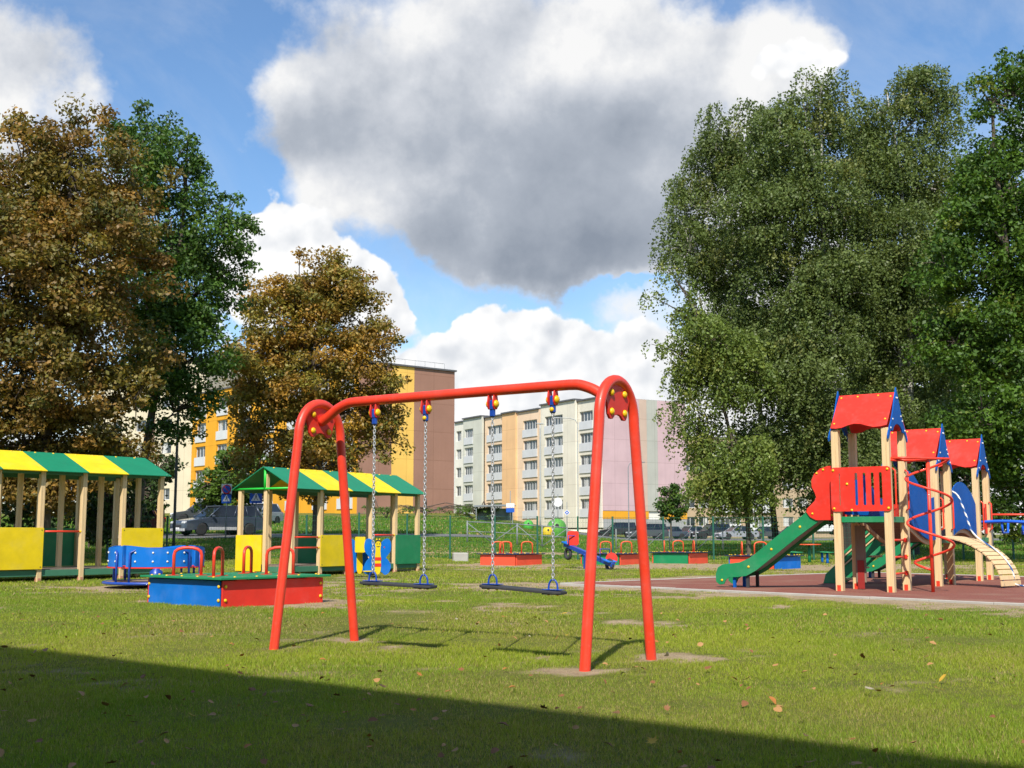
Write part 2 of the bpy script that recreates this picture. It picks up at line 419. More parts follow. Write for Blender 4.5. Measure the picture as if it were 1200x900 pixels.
# one sheet: fine near the camera, coarse to the horizon
xs = np.concatenate([[-3000, -1200, -500, -250, -150, -100], np.arange(-75, -18, 2.5), np.arange(-18, 18, .22), np.arange(18, 76, 2.5), [100, 150, 250, 500, 1200, 3000]])
ys = np.concatenate([[-3000, -1000, -300, -100, -40, -15, -5, 0, 3], np.arange(4.5, 44, .22), np.arange(44, 58, .6), np.arange(58, 130, 2.5), [140, 160, 185, 220, 300, 500, 1000, 2000, 4000]])
GX, GY = np.meshgrid(xs, ys); GZ = terrain(GX, GY) + (fbm(GX * .7, GY * .7, 21) - .5) * .05 * (np.abs(GX) < 80)
P3 = np.stack([GX, GY, GZ], -1).reshape(-1, 3); nx, ny = len(xs), len(ys)
idx = np.arange(nx * ny).reshape(ny, nx)
fc = np.stack([idx[:-1, :-1], idx[:-1, 1:], idx[1:, 1:], idx[1:, :-1]], -1).reshape(-1, 4)
me = bpy.data.meshes.new('ground'); me.from_pydata(P3.tolist(), [], fc.tolist())
soil = baresoil(GX.ravel(), GY.ravel()); ca = me.color_attributes.new('soil', 'FLOAT_COLOR', 'POINT')
c4 = np.ones((nx * ny, 4), np.float32); c4[:, 0] = soil; c4[:, 1] = soil; c4[:, 2] = soil; ca.data.foreach_set('color', c4.ravel())
me.materials.append(M_GROUND); me.polygons.foreach_set('use_smooth', [True] * len(me.polygons)); me.update()
ground = bpy.data.objects.new('ground', me); COL.objects.link(ground); ground['kind'] = 'structure'

def sheet(name, quad, mat, lift=.012, nu=40, nv=24):
    """sheet draped over the terrain between four corners"""
    a, b, c, d = (Vector((*q, 0)) for q in quad); vs = []; fs = []
    for j in range(nv + 1):
        for i in range(nu + 1):
            u, w = i / nu, j / nv; p = (a * (1 - u) + b * u) * (1 - w) + (d * (1 - u) + c * u) * w
            vs.append((p.x, p.y, tz(p.x, p.y) + lift + .03))
    for j in range(nv):
        for i in range(nu): k = j * (nu + 1) + i; fs.append((k, k + 1, k + nu + 2, k + nu + 1))
    o = MB().add(vs, fs).link(name, mat); o['kind'] = 'structure'; return o
road = sheet('road', [(-60, 55), (-6, 60.5), (-6, 67), (-60, 66)], M_ASPH)
side_road = sheet('access_road', [(-5.99, 60.5), (-1, 62), (-1, 66), (-5.99, 67)], M_ASPH, nu=12)
car_park = sheet('car_park', [(5, 102), (70, 102), (70, 150), (5, 150)], M_ASPH)
# rubber surface and concrete edging kerb
zr = .03
c0, c1, c2, c3 = RP0, RP0 + RE1 * RLEN, RP0 + RE1 * RLEN + RE2 * RWID, RP0 + RE2 * RWID
mb = MB(); th = .05
mb.panel([(c.x, c.y) for c in (c0, c1, c2, c3)], th, Matrix.Translation((0, 0, zr - th)))
ru = mb.link('rubber_surface', M_RUB); ru['kind'] = 'structure'
mb = MB()
def kerb_run(a, b, off):
    d = (b - a).normalized(); n = int((b - a).length // 1.0); st = (b - a).length / n; nn = Vector((-d.y, d.x, 0)) * off
    for i in range(n):
        q = a + d * (st * (i + .5)) + nn
        mb.box((q.x, q.y, -.008 + random.uniform(-.004, .004)), (st - .008, .07, .10), rz=math.atan2(d.y, d.x), ch=.008)
kerb_run(c0, c1, -.04); kerb_run(c3, c0, -.04); kerb_run(c2, c3, -.04)
kb = mb.link('kerb', M_CONC); kb['kind'] = 'structure'

# ---- grass blades (uncountable): real blades, thin where the soil is bare
M_GRASS = leafmat('grass_blade', .38, .6)
def grass(name, bands):
    V = []; T = []
    for (y0, y1, dens, h, w) in bands:
        area = .5 * (y1 * y1 - y0 * y0) * .90; n = int(area * dens)
        y = np.sqrt(RNG.uniform(y0 * y0, y1 * y1, n)); x = RNG.uniform(-.45, .45, n) * y
        # gather into tufts
        x = x + .05 * (fbm(x * 16, y * 16, 71, 2) - .5); y = y + .05 * (fbm(x * 16, y * 16, 73, 2) - .5)
        s = baresoil(x, y)
        keep = RNG.random(n) > np.clip(s * 1.15, 0, .97)
        p = (x - RP0.x) * RE1.x + (y - RP0.y) * RE1.y; q = (x - RP0.x) * RE2.x + (y - RP0.y) * RE2.y
        for (ax0, ax1, ay0, ay1) in ((-60, -1, 55, 67.3), (5, 70, 101, 151)): keep &= ~((x > ax0) & (x < ax1) & (y > ay0 + (0 if ay0 > 90 else np.clip((x + 60) / 54, 0, 1.2) * 5.5)) & (y < ay1))
        keep &= ~((p > -.1) & (p < RLEN + .1) & (q > -.1) & (q < RWID + .1))
        x, y, s = x[keep], y[keep], s[keep]; n = len(x)
        z = terrain(x, y)
        th = RNG.uniform(0, 2 * PI, n); lean = RNG.uniform(.1, .95, n)
        lush = fbm(x * .5, y * .5, 31); lush2 = fbm(x * 2.2, y * 2.2, 35)
        hh = h * RNG.uniform(.45, 1.25, n) * (.55 + .9 * lush2) * (1 - .4 * s)
        ww = w * RNG.uniform(.7, 1.3, n)
        dx, dy = np.cos(th), np.sin(th); ph = RNG.uniform(0, 2 * PI, n)
        bx, by = np.cos(ph) * ww / 2, np.sin(ph) * ww / 2
        b0 = np.stack([x - bx, y - by, z - .005], -1); b1 = np.stack([x + bx, y + by, z - .005], -1)
        tp = np.stack([x + dx * hh * lean, y + dy * hh * lean, z + hh * np.sqrt(1 - .55 * lean ** 2)], -1)
        V.append(np.stack([b0, b1, tp], 1))
        r = RNG.random(n); g0 = np.array([.185, .295, .024]); g1 = np.array([.385, .430, .042]); dry = np.array([.50, .40, .17])
        k = np.clip(lush * 1.5 - .25 + RNG.normal(0, .2, n), 0, 1)[:, None]
        t = g1 * (1 - k) + g0 * k
        if y0 >= 47: t = np.array([.11, .24, .02]) * (1 - .5 * k) + np.array([.16, .30, .03]) * .5 * k
        worn = np.clip((fbm(x * .55, y * .3, 91) - .47) * 4, 0, 1)          # drier stretches of the lawn
        if y0 < 47: t = t * (1 - .45 * worn[:, None]) + np.array([.30, .285, .06]) * .45 * worn[:, None]
        d = (r < .08 + .22 * worn + .25 * np.clip(s, 0, 1) + .22 * np.clip(.52 - lush2, 0, 1) * 2)[:, None]
        t = np.where(d, dry * RNG.uniform(.6, 1.1, (n, 1)), t) * RNG.uniform(.75, 1.2, (n, 1))
        T.append(t)
    o = np_mesh(name, np.concatenate(V), 3, np.concatenate(T), M_GRASS); o['kind'] = 'stuff'; return o
grass('grass', [(4.3, 8, 11500, .027, .0042), (8, 12, 7000, .029, .0055), (12, 20, 2500, .032, .0095), (20, 34, 420, .042, .02), (34, 47, 160, .045, .035), (47, 62, 200, .085, .06), (62, 103, 60, .16, .14)])
# ================================================================ TREES
M_LEAF = leafmat('foliage', .28, .5)
M_LEAF_GLOSS = leafmat('glossy_foliage', .25, .36)
def bark(name, a, b, white=False):
    m, nt = nm(name); v = coords(nt, (3, 3, .6)); n1 = noise(nt, v, 4, 6, .7, .5)
    c = ramp(nt, n1, [(.35, b), (.6, a)]).outputs[0]
    if white:
        v2 = coords(nt, (.6, .6, 3)); n2 = noise(nt, v2, 3, 5, .7)
        c = mixc(nt, ramp(nt, n2, [(.52, (0, 0, 0)), (.58, (1, 1, 1))]).outputs[0], c, (.04, .035, .03))
        tz_ = N(nt, 'ShaderNodeTexCoord'); sz_ = N(nt, 'ShaderNodeSeparateXYZ'); L(nt, tz_.outputs['Object'], sz_.inputs[0])   # old birches are black-barked near the ground
        hgt = mth(nt, 'ADD', sz_.outputs[2], mth(nt, 'MULTIPLY', n2, 3.0)); mr = N(nt, 'ShaderNodeMapRange'); L(nt, hgt, mr.inputs[0]); mr.inputs[1].default_value = 4.0; mr.inputs[2].default_value = 7.5
        c = mixc(nt, mr.outputs[0], (.035, .030, .025), c)
    p = N(nt, 'ShaderNodeBsdfPrincipled'); L(nt, c, p.inputs['Base Color']); p.inputs['Roughness'].default_value = .9
    L(nt, bump(nt, n1, .6, .03), p.inputs['Normal']); out(nt, p.outputs[0]); return m
BARK = bark('bark', (.13, .10, .075), (.055, .042, .032))
BIRCH = bark('birch_bark', (.50, .48, .44), (.30, .28, .25), True)
BROWN = [((.190, .105, .024), 3.2), ((.270, .150, .030), 2.0), ((.150, .118, .026), 3.0), ((.090, .105, .022), 2.2), ((.35, .19, .035), .7), ((.19, .165, .032), 2.2)]
OLIVEB = [((.26, .145, .028), 3.2), ((.37, .20, .034), 2.6), ((.19, .160, .030), 3.0), ((.115, .135, .026), 2.4), ((.46, .27, .04), 1.2), ((.25, .225, .040), 2.4)]
MAPLE = [((0.056, 0.119, 0.018), 4), ((0.083, 0.163, 0.020), 3), ((0.040, 0.088, 0.018), 3), ((0.125, 0.188, 0.025), .7)]
MAPLE2 = [((0.069, 0.137, 0.015), 4), ((0.093, 0.176, 0.018), 3), ((0.044, 0.093, 0.014), 3), ((0.196, 0.215, 0.029), .5)]
BIRCHL = [((.145, .205, .040), 4), ((.185, .235, .046), 3), ((.100, .150, .030), 2), ((.27, .28, .06), .7)]
BIRCHC = [((.118, .165, .042), 4), ((.145, .190, .052), 3), ((.085, .125, .032), 3), ((.22, .22, .06), .5)]
YOUNG = [((.085, .16, .02), 4), ((.11, .19, .024), 3), ((.065, .12, .018), 3)]
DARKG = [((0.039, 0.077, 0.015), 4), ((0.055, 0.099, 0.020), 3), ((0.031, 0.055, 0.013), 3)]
def unit(n):
    v = RNG.normal(size=(n, 3)); return v / np.linalg.norm(v, axis=1, keepdims=True)
def leaf_quads(P, size, R, up=.8, asp=.62, droop=0.):
    """one folded leaf per point; leaves face away from the middle of their own clump (R), with scatter"""
    n = len(P); nrm = unit(n) * 1.0 + R * .8; nrm[:, 2] += up * .6; nrm /= np.linalg.norm(nrm, axis=1, keepdims=True)
    t = unit(n); t[:, 2] -= droop; t -= nrm * (t * nrm).sum(1, keepdims=True); t /= np.linalg.norm(t, axis=1, keepdims=True) + 1e-9
    b = np.cross(nrm, t); s = (size * RNG.uniform(.6, 1.3, n))[:, None]
    return np.stack([P - t * s * .5, P + b * s * asp * .5 - t * s * .08 - nrm * s * .10, P + t * s * .5 - nrm * s * .12, P - b * s * asp * .5 - t * s * .08 - nrm * s * .10], 1)
def pick(pal, n):
    w = np.array([q[1] for q in pal], float); c = np.array([q[0] for q in pal]); return c[RNG.choice(len(pal), n, p=w / w.sum())]
def tree(name, lab, loc, lobes, pal, leaf, style='broad', rc=.75, per=100, dens=1.0, trunk_r=.22, bk=None, lean=0., forks=1, up=.8, mat=None, group=None, cat='tree', opening=.18):
    """lobes: (x, y, z, rx, ry, rz) in metres from the foot of the tree"""
    t = thing(name, lab, cat, loc, 0, group)
    C = []; LOB = []
    for li, (x, y, z, rx, ry, rz) in enumerate(lobes):
        n = max(4, int(dens * 2.9 * (rx * ry * rz) ** (2 / 3) * 4 / (rc * rc)))
        d = unit(n); r = RNG.uniform(.35, 1.0, n) ** .6
        r *= RNG.uniform(.82, 1.12, n)
        p = np.array([x, y, z]) + d * r[:, None] * np.array([rx, ry, rz]); C.append(p); LOB += [li] * n
    C = np.concatenate(C); LOB = np.array(LOB)
    # natural openings between boughs
    gap = .5 * vnoise(C[:, 0] / 1.5 + C[:, 1] * .35 + 40, C[:, 2] / 1.3 + C[:, 1] * .25 + 40, 77) + .5 * vnoise(C[:, 0] / .8 + 90, C[:, 2] / .7 + C[:, 1] * .4 + 90, 79)
    k = (C[:, 2] > .5) & (gap > opening); C, LOB = C[k], LOB[k]
    Ps = []; Ts = []; Rs = []
    clump = pick(pal, len(C)) * RNG.uniform(.85, 1.15, (len(C), 1))
    LS_ = np.array([min(1.0, .42 + .3 * min(q[3], q[5])) for q in lobes])[LOB]; rc0 = rc
    for c, tone, ls_ in zip(C, clump, LS_):
        rc = rc0 * ls_
        if style == 'weep':
            # a spray: an umbrella of hanging twigs, dense above, ragged below
            sz = rc * RNG.uniform(.7, 1.35); ns = max(5, int(per / 13 * (sz / rc0) ** 2)); pts = []
            for q in range(ns):
                a = RNG.uniform(0, 2 * PI); r = sz * RNG.random() ** .6; k = int(RNG.integers(9, 18)); ln = RNG.uniform(.35, 1.0) * (1.0 + .5 * (RNG.random() < .15)); s = np.linspace(0, 1, k)
                x0, y0, z0 = r * np.cos(a), r * np.sin(a), .45 * sz * (1 - (r / sz) ** 2)
                pts.append(np.stack([c[0] + x0 + np.cos(a) * .22 * s, c[1] + y0 + np.sin(a) * .22 * s, c[2] + z0 - ln * s ** 1.3], -1) + RNG.normal(0, .06, (k, 3)))
            P = np.concatenate(pts)
        else:
            k = max(12, int(per * ls_ ** 2 * RNG.uniform(.5, 1.4))); d = unit(k) * (RNG.random(k) ** .4)[:, None]
            sz = rc * RNG.uniform(.6, 1.25); P = c + d * np.array([sz, sz, sz * .6]); P[:, 2] -= .25 * (d[:, 0] ** 2 + d[:, 1] ** 2) * sz
        rr_ = P - (c - np.array([0, 0, .35 * rc])); rr_ /= np.linalg.norm(rr_, axis=1, keepdims=True) + 1e-6; Rs.append(rr_)
        tt = tone * .6 + pick(pal, len(P)) * .4; tt *= RNG.uniform(.75, 1.25, (len(P), 1))
        Ps.append(P); Ts.append(tt)
    P = np.concatenate(Ps); T = np.clip(np.concatenate(Ts), 0, 1)
    k = P[:, 2] > .25; R_ = np.concatenate(Rs); P, T, R_ = P[k], T[k], R_[k]
    print('LEAVES', name, len(P))
    np_mesh('crown', leaf_quads(P, leaf, R_, up, droop=.5 if style == 'weep' else .25), 4, T, mat or M_LEAF, t)
    # trunk, limbs to every lobe, twigs to the clumps
    mb = MB(); top = C[:, 2].max() - 1.2; heads = []
    for f in range(forks):
        off = Vector((RNG.uniform(-.5, .5), RNG.uniform(-.4, .4), 0)) if forks > 1 else Vector((0, 0, 0))
        mx = np.mean([q[0] for q in lobes]) + (f - (forks - 1) / 2) * .9; my = np.mean([q[1] for q in lobes])
        pts = [Vector((0, 0, -.2)) + off, off + Vector((.02, 0, .15)), off + Vector((lean * 1.5, 0, 1.6))]
        for s in (.3, .55, .8, 1.0): pts.append(Vector((off.x + mx * s + RNG.normal(0, .12), off.y + my * s + RNG.normal(0, .12), 1.6 + (top - 1.6) * s)))
        pts = smooth_path(pts, 4); m_ = len(pts)
        rr = [trunk_r * (1.45 if i < 1 else 1.15 if i < 4 else 1.0) * (1 - .93 * (i / (m_ - 1)) ** .85) + .015 for i in range(m_)]
        mb.tube(pts, rr, 9); heads.append(pts)
    limbs = []
    for li, q in enumerate(lobes):
        mine = C[LOB == li]
        cc = Vector(mine.mean(0)) if len(mine) else None
        if cc is None or min(q[3], q[5]) < .9: limbs.append([Vector(C[i]) for i in np.argsort(((C - np.array(q[:3])) ** 2).sum(1))[:1]]); continue
        pts = heads[li % forks]
        cand = [p for p in pts if p.z < cc.z - .25 * (cc - p).length and p.z > 1.2] or [pts[len(pts) // 3]]
        st = min(cand, key=lambda p: (p - cc).length); i0 = pts.index(st)
        mid = st.lerp(cc, .5) + Vector((RNG.normal(0, .15), RNG.normal(0, .15), .12 * (cc - st).length))
        lp = smooth_path([st, mid, cc], 5); r0 = min(trunk_r * .55, .05 + .018 * (cc - st).length)
        mb.tube(lp, [r0 * (1 - .8 * i / (len(lp) - 1)) for i in range(len(lp))], 6); limbs.append(lp)
    sel = RNG.permutation(len(C))[:260]
    allp = [p for lp in limbs if len(lp) > 1 for p in lp]
    for i in sel:
        c = Vector(C[i]); lp = limbs[LOB[i]]
        if len(lp) < 2: lp = allp or heads[0]
        st = min(lp, key=lambda p: (p - c).length + max(0, p.z - c.z) * .8)
        mid = st.lerp(c, .5) + Vector((RNG.normal(0, .08), RNG.normal(0, .08), .1 * (c - st).length))
        mb.tube([st, mid, c], [.035, .024, .010], 4, cap=False)
    mb.link('trunk', bk or BARK, t)
    return t
def lobes_at(base, d, spec, dy=None):
    """lobes measured on the picture at depth d -> metres from the foot"""
    o = []; k = d / F
    for q in spec:
        px, py, r = q[:3]; ry = q[3] if len(q) > 3 else r
        p = at(px, d, py=py); rx = r * k; o.append((p.x - base.x, RNG.uniform(-.35, .35) * rx * 1.5 + (dy or 0), p.z - base.z, rx, rx * 1.05, ry * k))
    return o
def foot(px, d): p = at(px, d, z=0); p.z = tz(p.x, p.y); return p
b = foot(55, 40)
tree('chestnut_tree', 'tall broad horse chestnut with browned autumn leaves behind the striped shelter', b,
     lobes_at(b, 40, [(72, 192, 78), (5, 205, 85), (124, 240, 54), (110, 320, 85), (25, 320, 105), (-75, 290, 120), (132, 410, 55), (70, 430, 85), (-20, 430, 100), (102, 490, 55), (30, 520, 75), (-60, 530, 80), (160, 470, 32), (148, 520, 34), (112, 548, 38), (60, 560, 50), (28, 128, 16), (62, 122, 18), (108, 128, 16), (180, 205, 20), (-5, 135, 20)]),
     BROWN, .16, rc=.8, per=190, dens=.60, trunk_r=.32, up=.7)
b = foot(163, 47)
tree('maple_tree', 'dark green maple rising between the two brown chestnuts', b,
     lobes_at(b, 47, [(152, 165, 46), (196, 205, 48), (243, 270, 46), (215, 330, 62), (165, 260, 66), (222, 415, 52), (180, 380, 60), (196, 478, 40), (150, 330, 60), (146, 118, 11, 16), (180, 138, 15), (208, 160, 12), (215, 175, 14), (255, 225, 16), (285, 262, 10), (282, 300, 12), (238, 465, 24), (180, 440, 40)]),
     MAPLE, .17, rc=.85, per=170, dens=.68, trunk_r=.26, up=.5)
b = foot(372, 58)
tree('chestnut_tree', 'smaller rounded horse chestnut turning orange brown behind the gabled shelter', b,
     lobes_at(b, 58, [(368, 335, 40), (322, 370, 48), (412, 372, 46), (304, 425, 46), (430, 432, 44), (365, 430, 62), (300, 478, 38), (400, 490, 50), (345, 505, 45), (440, 480, 34), (375, 545, 42), (330, 560, 32), (352, 300, 12), (385, 300, 14), (432, 345, 16), (290, 335, 16), (470, 450, 12), (455, 400, 12), (455, 520, 22), (285, 450, 24), (282, 500, 28), (300, 545, 30), (340, 340, 36), (395, 330, 34)]),
     OLIVEB, .18, rc=.85, per=180, dens=.68, trunk_r=.26, up=.7)
b = foot(268, 66)
tree('linden_tree', 'small light green tree in front of the orange facade', b,
     lobes_at(b, 66, [(278, 550, 30), (250, 566, 24), (304, 552, 28), (272, 582, 30), (240, 585, 18)]), YOUNG, .2, rc=.6, per=80, dens=.9, trunk_r=.12)
b = foot(192, 63)
tree('linden_tree', 'small dark green tree beside the black lamp post', b,
     lobes_at(b, 63, [(200, 545, 16), (180, 550, 24), (155, 560, 28), (176, 580, 20), (130, 565, 30)]), DARKG, .22, rc=.65, per=80, dens=.9, trunk_r=.13)
b = foot(874, 50)
tree('birch_tree', 'lower leftmost birch with fresh green hanging foliage and a thin dark trunk by the slide', b,
     lobes_at(b, 50, [(806, 350, 18, 34), (776, 340, 13, 24), (776, 398, 12, 28), (788, 320, 12, 16), (790, 465, 12, 26), (818, 430, 28, 44), (800, 455, 14, 34), (830, 510, 28, 40), (812, 500, 18, 36), (868, 540, 38, 38), (845, 572, 34, 28), (824, 566, 20, 24), (885, 588, 30, 22), (865, 440, 40, 50), (830, 400, 36, 40)]),
     BIRCHL, .14, style='weep', rc=.8, per=270, dens=1.0, opening=.28, trunk_r=.13, bk=BARK, up=.35)
b = foot(905, 54)
tree('birch_tree', 'left birch with an airy upper crown and pale limbs against the cloud', b,
     lobes_at(b, 54, [(826, 235, 32, 46), (850, 165, 34, 38), (812, 295, 30, 40), (800, 205, 12, 26), (848, 124, 13, 18), (862, 300, 46, 58), (890, 190, 40, 50), (880, 122, 14, 20), (868, 390, 46, 50), (905, 420, 50, 55), (900, 110, 12, 16), (790, 250, 12, 24)]),
     BIRCHC, .135, style='weep', rc=.8, per=270, dens=1.1, opening=.31, trunk_r=.2, bk=BIRCH, up=.35)
b = foot(978, 51)
tree('birch_tree', 'central birch with white limbs high in the crown behind the tall play tower', b,
     lobes_at(b, 51, [(925, 155, 40, 45), (965, 130, 42, 45), (988, 100, 24, 34), (905, 240, 48, 60), (972, 225, 55, 60), (935, 335, 66, 70), (985, 340, 55, 60), (950, 440, 66, 60), (912, 530, 46, 44), (980, 520, 56, 50), (958, 84, 11, 22), (984, 72, 11, 22), (1008, 98, 11, 20), (930, 108, 12, 18)]),
     BIRCHC, .135, style='weep', rc=.85, per=280, dens=1.1, opening=.30, trunk_r=.30, bk=BIRCH, forks=2, up=.35)
b = foot(1062, 53)
tree('birch_tree', 'rightmost birch with the highest pointed top between birch and maple', b,
     lobes_at(b, 53, [(1086, 96, 30, 42), (1120, 122, 30, 36), (1048, 175, 46, 50), (1108, 205, 50, 55), (1060, 290, 60, 65), (1085, 390, 66, 65), (1030, 130, 20, 40), (1025, 220, 36, 50), (1030, 330, 50, 60), (1045, 475, 58, 55), (1100, 480, 50, 50), (1030, 560, 50, 44), (1092, 62, 10, 22), (1118, 86, 11, 18), (1140, 92, 13, 18), (1066, 110, 12, 22), (1042, 118, 11, 20)]),
     BIRCHC, .135, style='weep', rc=.85, per=280, dens=1.1, opening=.30, trunk_r=.24, bk=BIRCH, forks=2, up=.35)
b = foot(1215, 42)
tree('maple_tree', 'lush green maple at the right edge behind the red roofs', b,
     lobes_at(b, 42, [(1196, 105, 40), (1198, 58, 14, 24), (1176, 78, 13, 20), (1162, 132, 18, 20), (1222, 70, 24, 30), (1222, 205, 75), (1172, 205, 40), (1160, 300, 56), (1150, 255, 40), (1190, 390, 70), (1130, 400, 48), (1145, 500, 56), (1195, 530, 60), (1250, 330, 80), (1108, 310, 40), (1225, 600, 46)]),
     MAPLE2, .16, rc=.8, per=180, dens=.98, opening=.12, trunk_r=.32, up=.6)
b = foot(785, 92)
tree('young_tree', 'young dark green tree on a slim grey stem before the pink gable', b,
     lobes_at(b, 92, [(786, 580, 14, 16), (778, 594, 13, 11), (794, 593, 13, 12), (786, 604, 12, 9)]), MAPLE, .22, rc=.55, per=70, dens=1.2, trunk_r=.08, up=.4)
# undergrowth closing the view under big crowns; left dark bushes added for darkness
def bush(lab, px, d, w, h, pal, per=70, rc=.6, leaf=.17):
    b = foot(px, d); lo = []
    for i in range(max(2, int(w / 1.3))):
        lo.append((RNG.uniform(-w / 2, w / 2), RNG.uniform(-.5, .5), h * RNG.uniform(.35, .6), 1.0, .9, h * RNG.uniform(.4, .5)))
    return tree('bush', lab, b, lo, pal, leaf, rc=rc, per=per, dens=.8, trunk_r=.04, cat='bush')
bush('tall dark bush added to darken the gap under the brown chestnut at the left edge', 45, 46, 8.0, 5.2, DARKG, leaf=.2)  # added bush, its dark leaves stand in for shade under the crown
bush('dark bush added to darken the view behind the middle posts of the left shelter', 108, 54, 4.6, 4.4, DARKG, leaf=.2)  # added bush that darkens the background seen through the shelter
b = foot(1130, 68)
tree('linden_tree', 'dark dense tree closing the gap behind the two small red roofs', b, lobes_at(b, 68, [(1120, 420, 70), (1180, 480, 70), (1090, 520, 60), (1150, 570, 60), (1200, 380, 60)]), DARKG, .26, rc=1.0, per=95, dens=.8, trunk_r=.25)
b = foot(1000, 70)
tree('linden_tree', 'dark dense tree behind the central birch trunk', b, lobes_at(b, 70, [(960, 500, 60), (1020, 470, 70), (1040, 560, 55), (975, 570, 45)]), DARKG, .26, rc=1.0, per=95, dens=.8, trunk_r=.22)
bush('dark wide bush added to darken the view under the brown chestnut behind the shelter posts', 20, 50, 7.5, 3.0, DARKG)  # added low bush standing in for the shade below the chestnut
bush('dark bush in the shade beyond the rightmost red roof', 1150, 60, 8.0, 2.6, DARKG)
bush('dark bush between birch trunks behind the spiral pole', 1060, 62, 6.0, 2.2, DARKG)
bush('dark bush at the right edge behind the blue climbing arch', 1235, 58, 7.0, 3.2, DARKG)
bush('low bright green bush beneath the bus shelter', 568, 96, 4.0, 1.6, YOUNG, leaf=.15)
bush('bright hedge like bush at the foot of the brown gable', 500, 100, 7.0, 1.1, YOUNG, leaf=.15)
bush('low leafy bush left of the brown gable foot', 440, 98, 6.0, 1.1, YOUNG, leaf=.15)
# ================================================================ SKY, SUN, CAMERA
SUN_EL, SUN_AZ = math.radians(46.0), math.radians(9.0)      # the sun stands behind the camera, a little to its left; shadows run away and slightly right
w = bpy.data.worlds.new('World'); SC.world = w; w.use_nodes = True; nt = w.node_tree
for n in list(nt.nodes): nt.nodes.remove(n)
sky = N(nt, 'ShaderNodeTexSky', sky_type='NISHITA', sun_disc=False, sun_elevation=SUN_EL, sun_rotation=PI + SUN_AZ, air_density=1.0, dust_density=.2, ozone_density=3.0)
tc = N(nt, 'ShaderNodeTexCoord'); dirv = tc.outputs['Generated']
th0 = math.atan((YH - 450) / F)
def pdir(px, py):
    """direction (azimuth, elevation) in degrees of a picture point, camera level yaw 0"""
    x, y, z = (px - 600) / F, 1.0, (450 - py) / F
    Y = y * math.cos(th0) - z * math.sin(th0); Z = y * math.sin(th0) + z * math.cos(th0)
    return math.degrees(math.atan2(x, Y)), math.degrees(math.atan2(Z, math.hypot(x, Y)))
def gauss_field(g, az, el, items):
    """sum of soft elliptic patches in (azimuth, elevation) degrees, as vector arithmetic"""
    cb = N(g, 'ShaderNodeCombineXYZ'); L(g, az, cb.inputs[0]); L(g, el, cb.inputs[1]); tot = None
    for (px, py, rx, ry, a) in items:
        A, E = pdir(px, py); k = 180 / PI / F
        mp = N(g, 'ShaderNodeVectorMath', operation='MULTIPLY_ADD'); L(g, cb.outputs[0], mp.inputs[0])
        mp.inputs[1].default_value = (1 / (rx * k), 1 / (ry * k), 0); mp.inputs[2].default_value = (-A / (rx * k), -E / (ry * k), 0)
        dp = N(g, 'ShaderNodeVectorMath', operation='DOT_PRODUCT'); L(g, mp.outputs[0], dp.inputs[0]); L(g, mp.outputs[0], dp.inputs[1])
        # a / (1 + q)^2 falls off much like a gaussian and is cheap
        q = mth(g, 'ADD', mth(g, 'MULTIPLY', dp.outputs['Value'], .55), 1.0)
        e = mth(g, 'DIVIDE', a, mth(g, 'MULTIPLY', q, mth(g, 'MULTIPLY', q, q)))
        tot = e if tot is None else mth(g, 'ADD', tot, e)
    return tot
def billow(vec):
    n1 = noise(nt, vec, 11, 7, .58)
    vo = N(nt, 'ShaderNodeTexVoronoi', feature='SMOOTH_F1'); vo.inputs['Scale'].default_value = 16; vo.inputs['Smoothness'].default_value = .6
    L(nt, vec, vo.inputs['Vector'])
    return mth(nt, 'ADD', mth(nt, 'MULTIPLY', mth(nt, 'SUBTRACT', n1, .5), 1.25), mth(nt, 'MULTIPLY', mth(nt, 'SUBTRACT', .45, vo.outputs['Distance']), .55))
# cloud masses: picture column, row, half width, half height, strength
CLOUDS = [(640, 50, 300, 110, 1.0), (385, 140, 95, 80, 1.05), (400, 225, 80, 40, .5), (690, 250, 190, 85, 1.0), (745, 300, 120, 50, 1.0), (775, 165, 110, 75, .85), (800, 250, 80, 70, .6), (400, 200, 60, 50, .45), (640, 305, 150, 42, .8), (570, 180, 140, 100, .75), (560, 295, 90, 40, .6), (880, 60, 100, 50, .6),
          (640, 455, 200, 40, .6), (30, 60, 115, 75, .8), (480, 430, 80, 30, .4),
          (80, 250, 120, 120, .5), (1000, 420, 260, 120, .7), (250, 430, 160, 60, .6), (-200, 150, 200, 160, .7), (1500, 150, 250, 140, .8), (600, 560, 1500, 60, .9),
          (215, 110, 70, 100, -.7), (290, 210, 60, 20, -.4), (1090, 40, 85, 60, -.8), (475, 240, 60, 70, .22), (475, 315, 26, 40, -.35), (735, 352, 60, 9, -.55), (505, 378, 30, 18, -.6)]
# low sunlit cumulus, crisp at the edge
CUMULUS = [(325, 280, 75, 50, 1.5), (400, 325, 70, 45, 1.4), (445, 365, 50, 34, 1.2), (300, 330, 70, 50, 1.2), (600, 385, 95, 38, 1.05), (650, 420, 120, 45, 1.0), (560, 430, 100, 45, .9), (740, 420, 70, 40, .8), (480, 440, 90, 28, .8), (925, 70, 75, 42, 1.0), (620, 480, 260, 50, 1.0), (860, 95, 60, 40, .5),
           (250, 430, 160, 60, .6), (1000, 430, 260, 90, .7), (505, 378, 26, 24, -.7), (735, 352, 60, 10, -.7), (480, 300, 30, 50, -.4)]
DARK = [(680, 295, 240, 60, .54), (600, 215, 200, 80, .40), (560, 120, 240, 85, .36), (790, 180, 130, 80, .34), (640, 480, 200, 40, .12), (80, 75, 130, 70, .22), (380, 165, 100, 60, .20), (680, 328, 210, 22, .25), (330, 170, 60, 50, .08)]
sp = N(nt, 'ShaderNodeSeparateXYZ'); L(nt, dirv, sp.inputs[0])
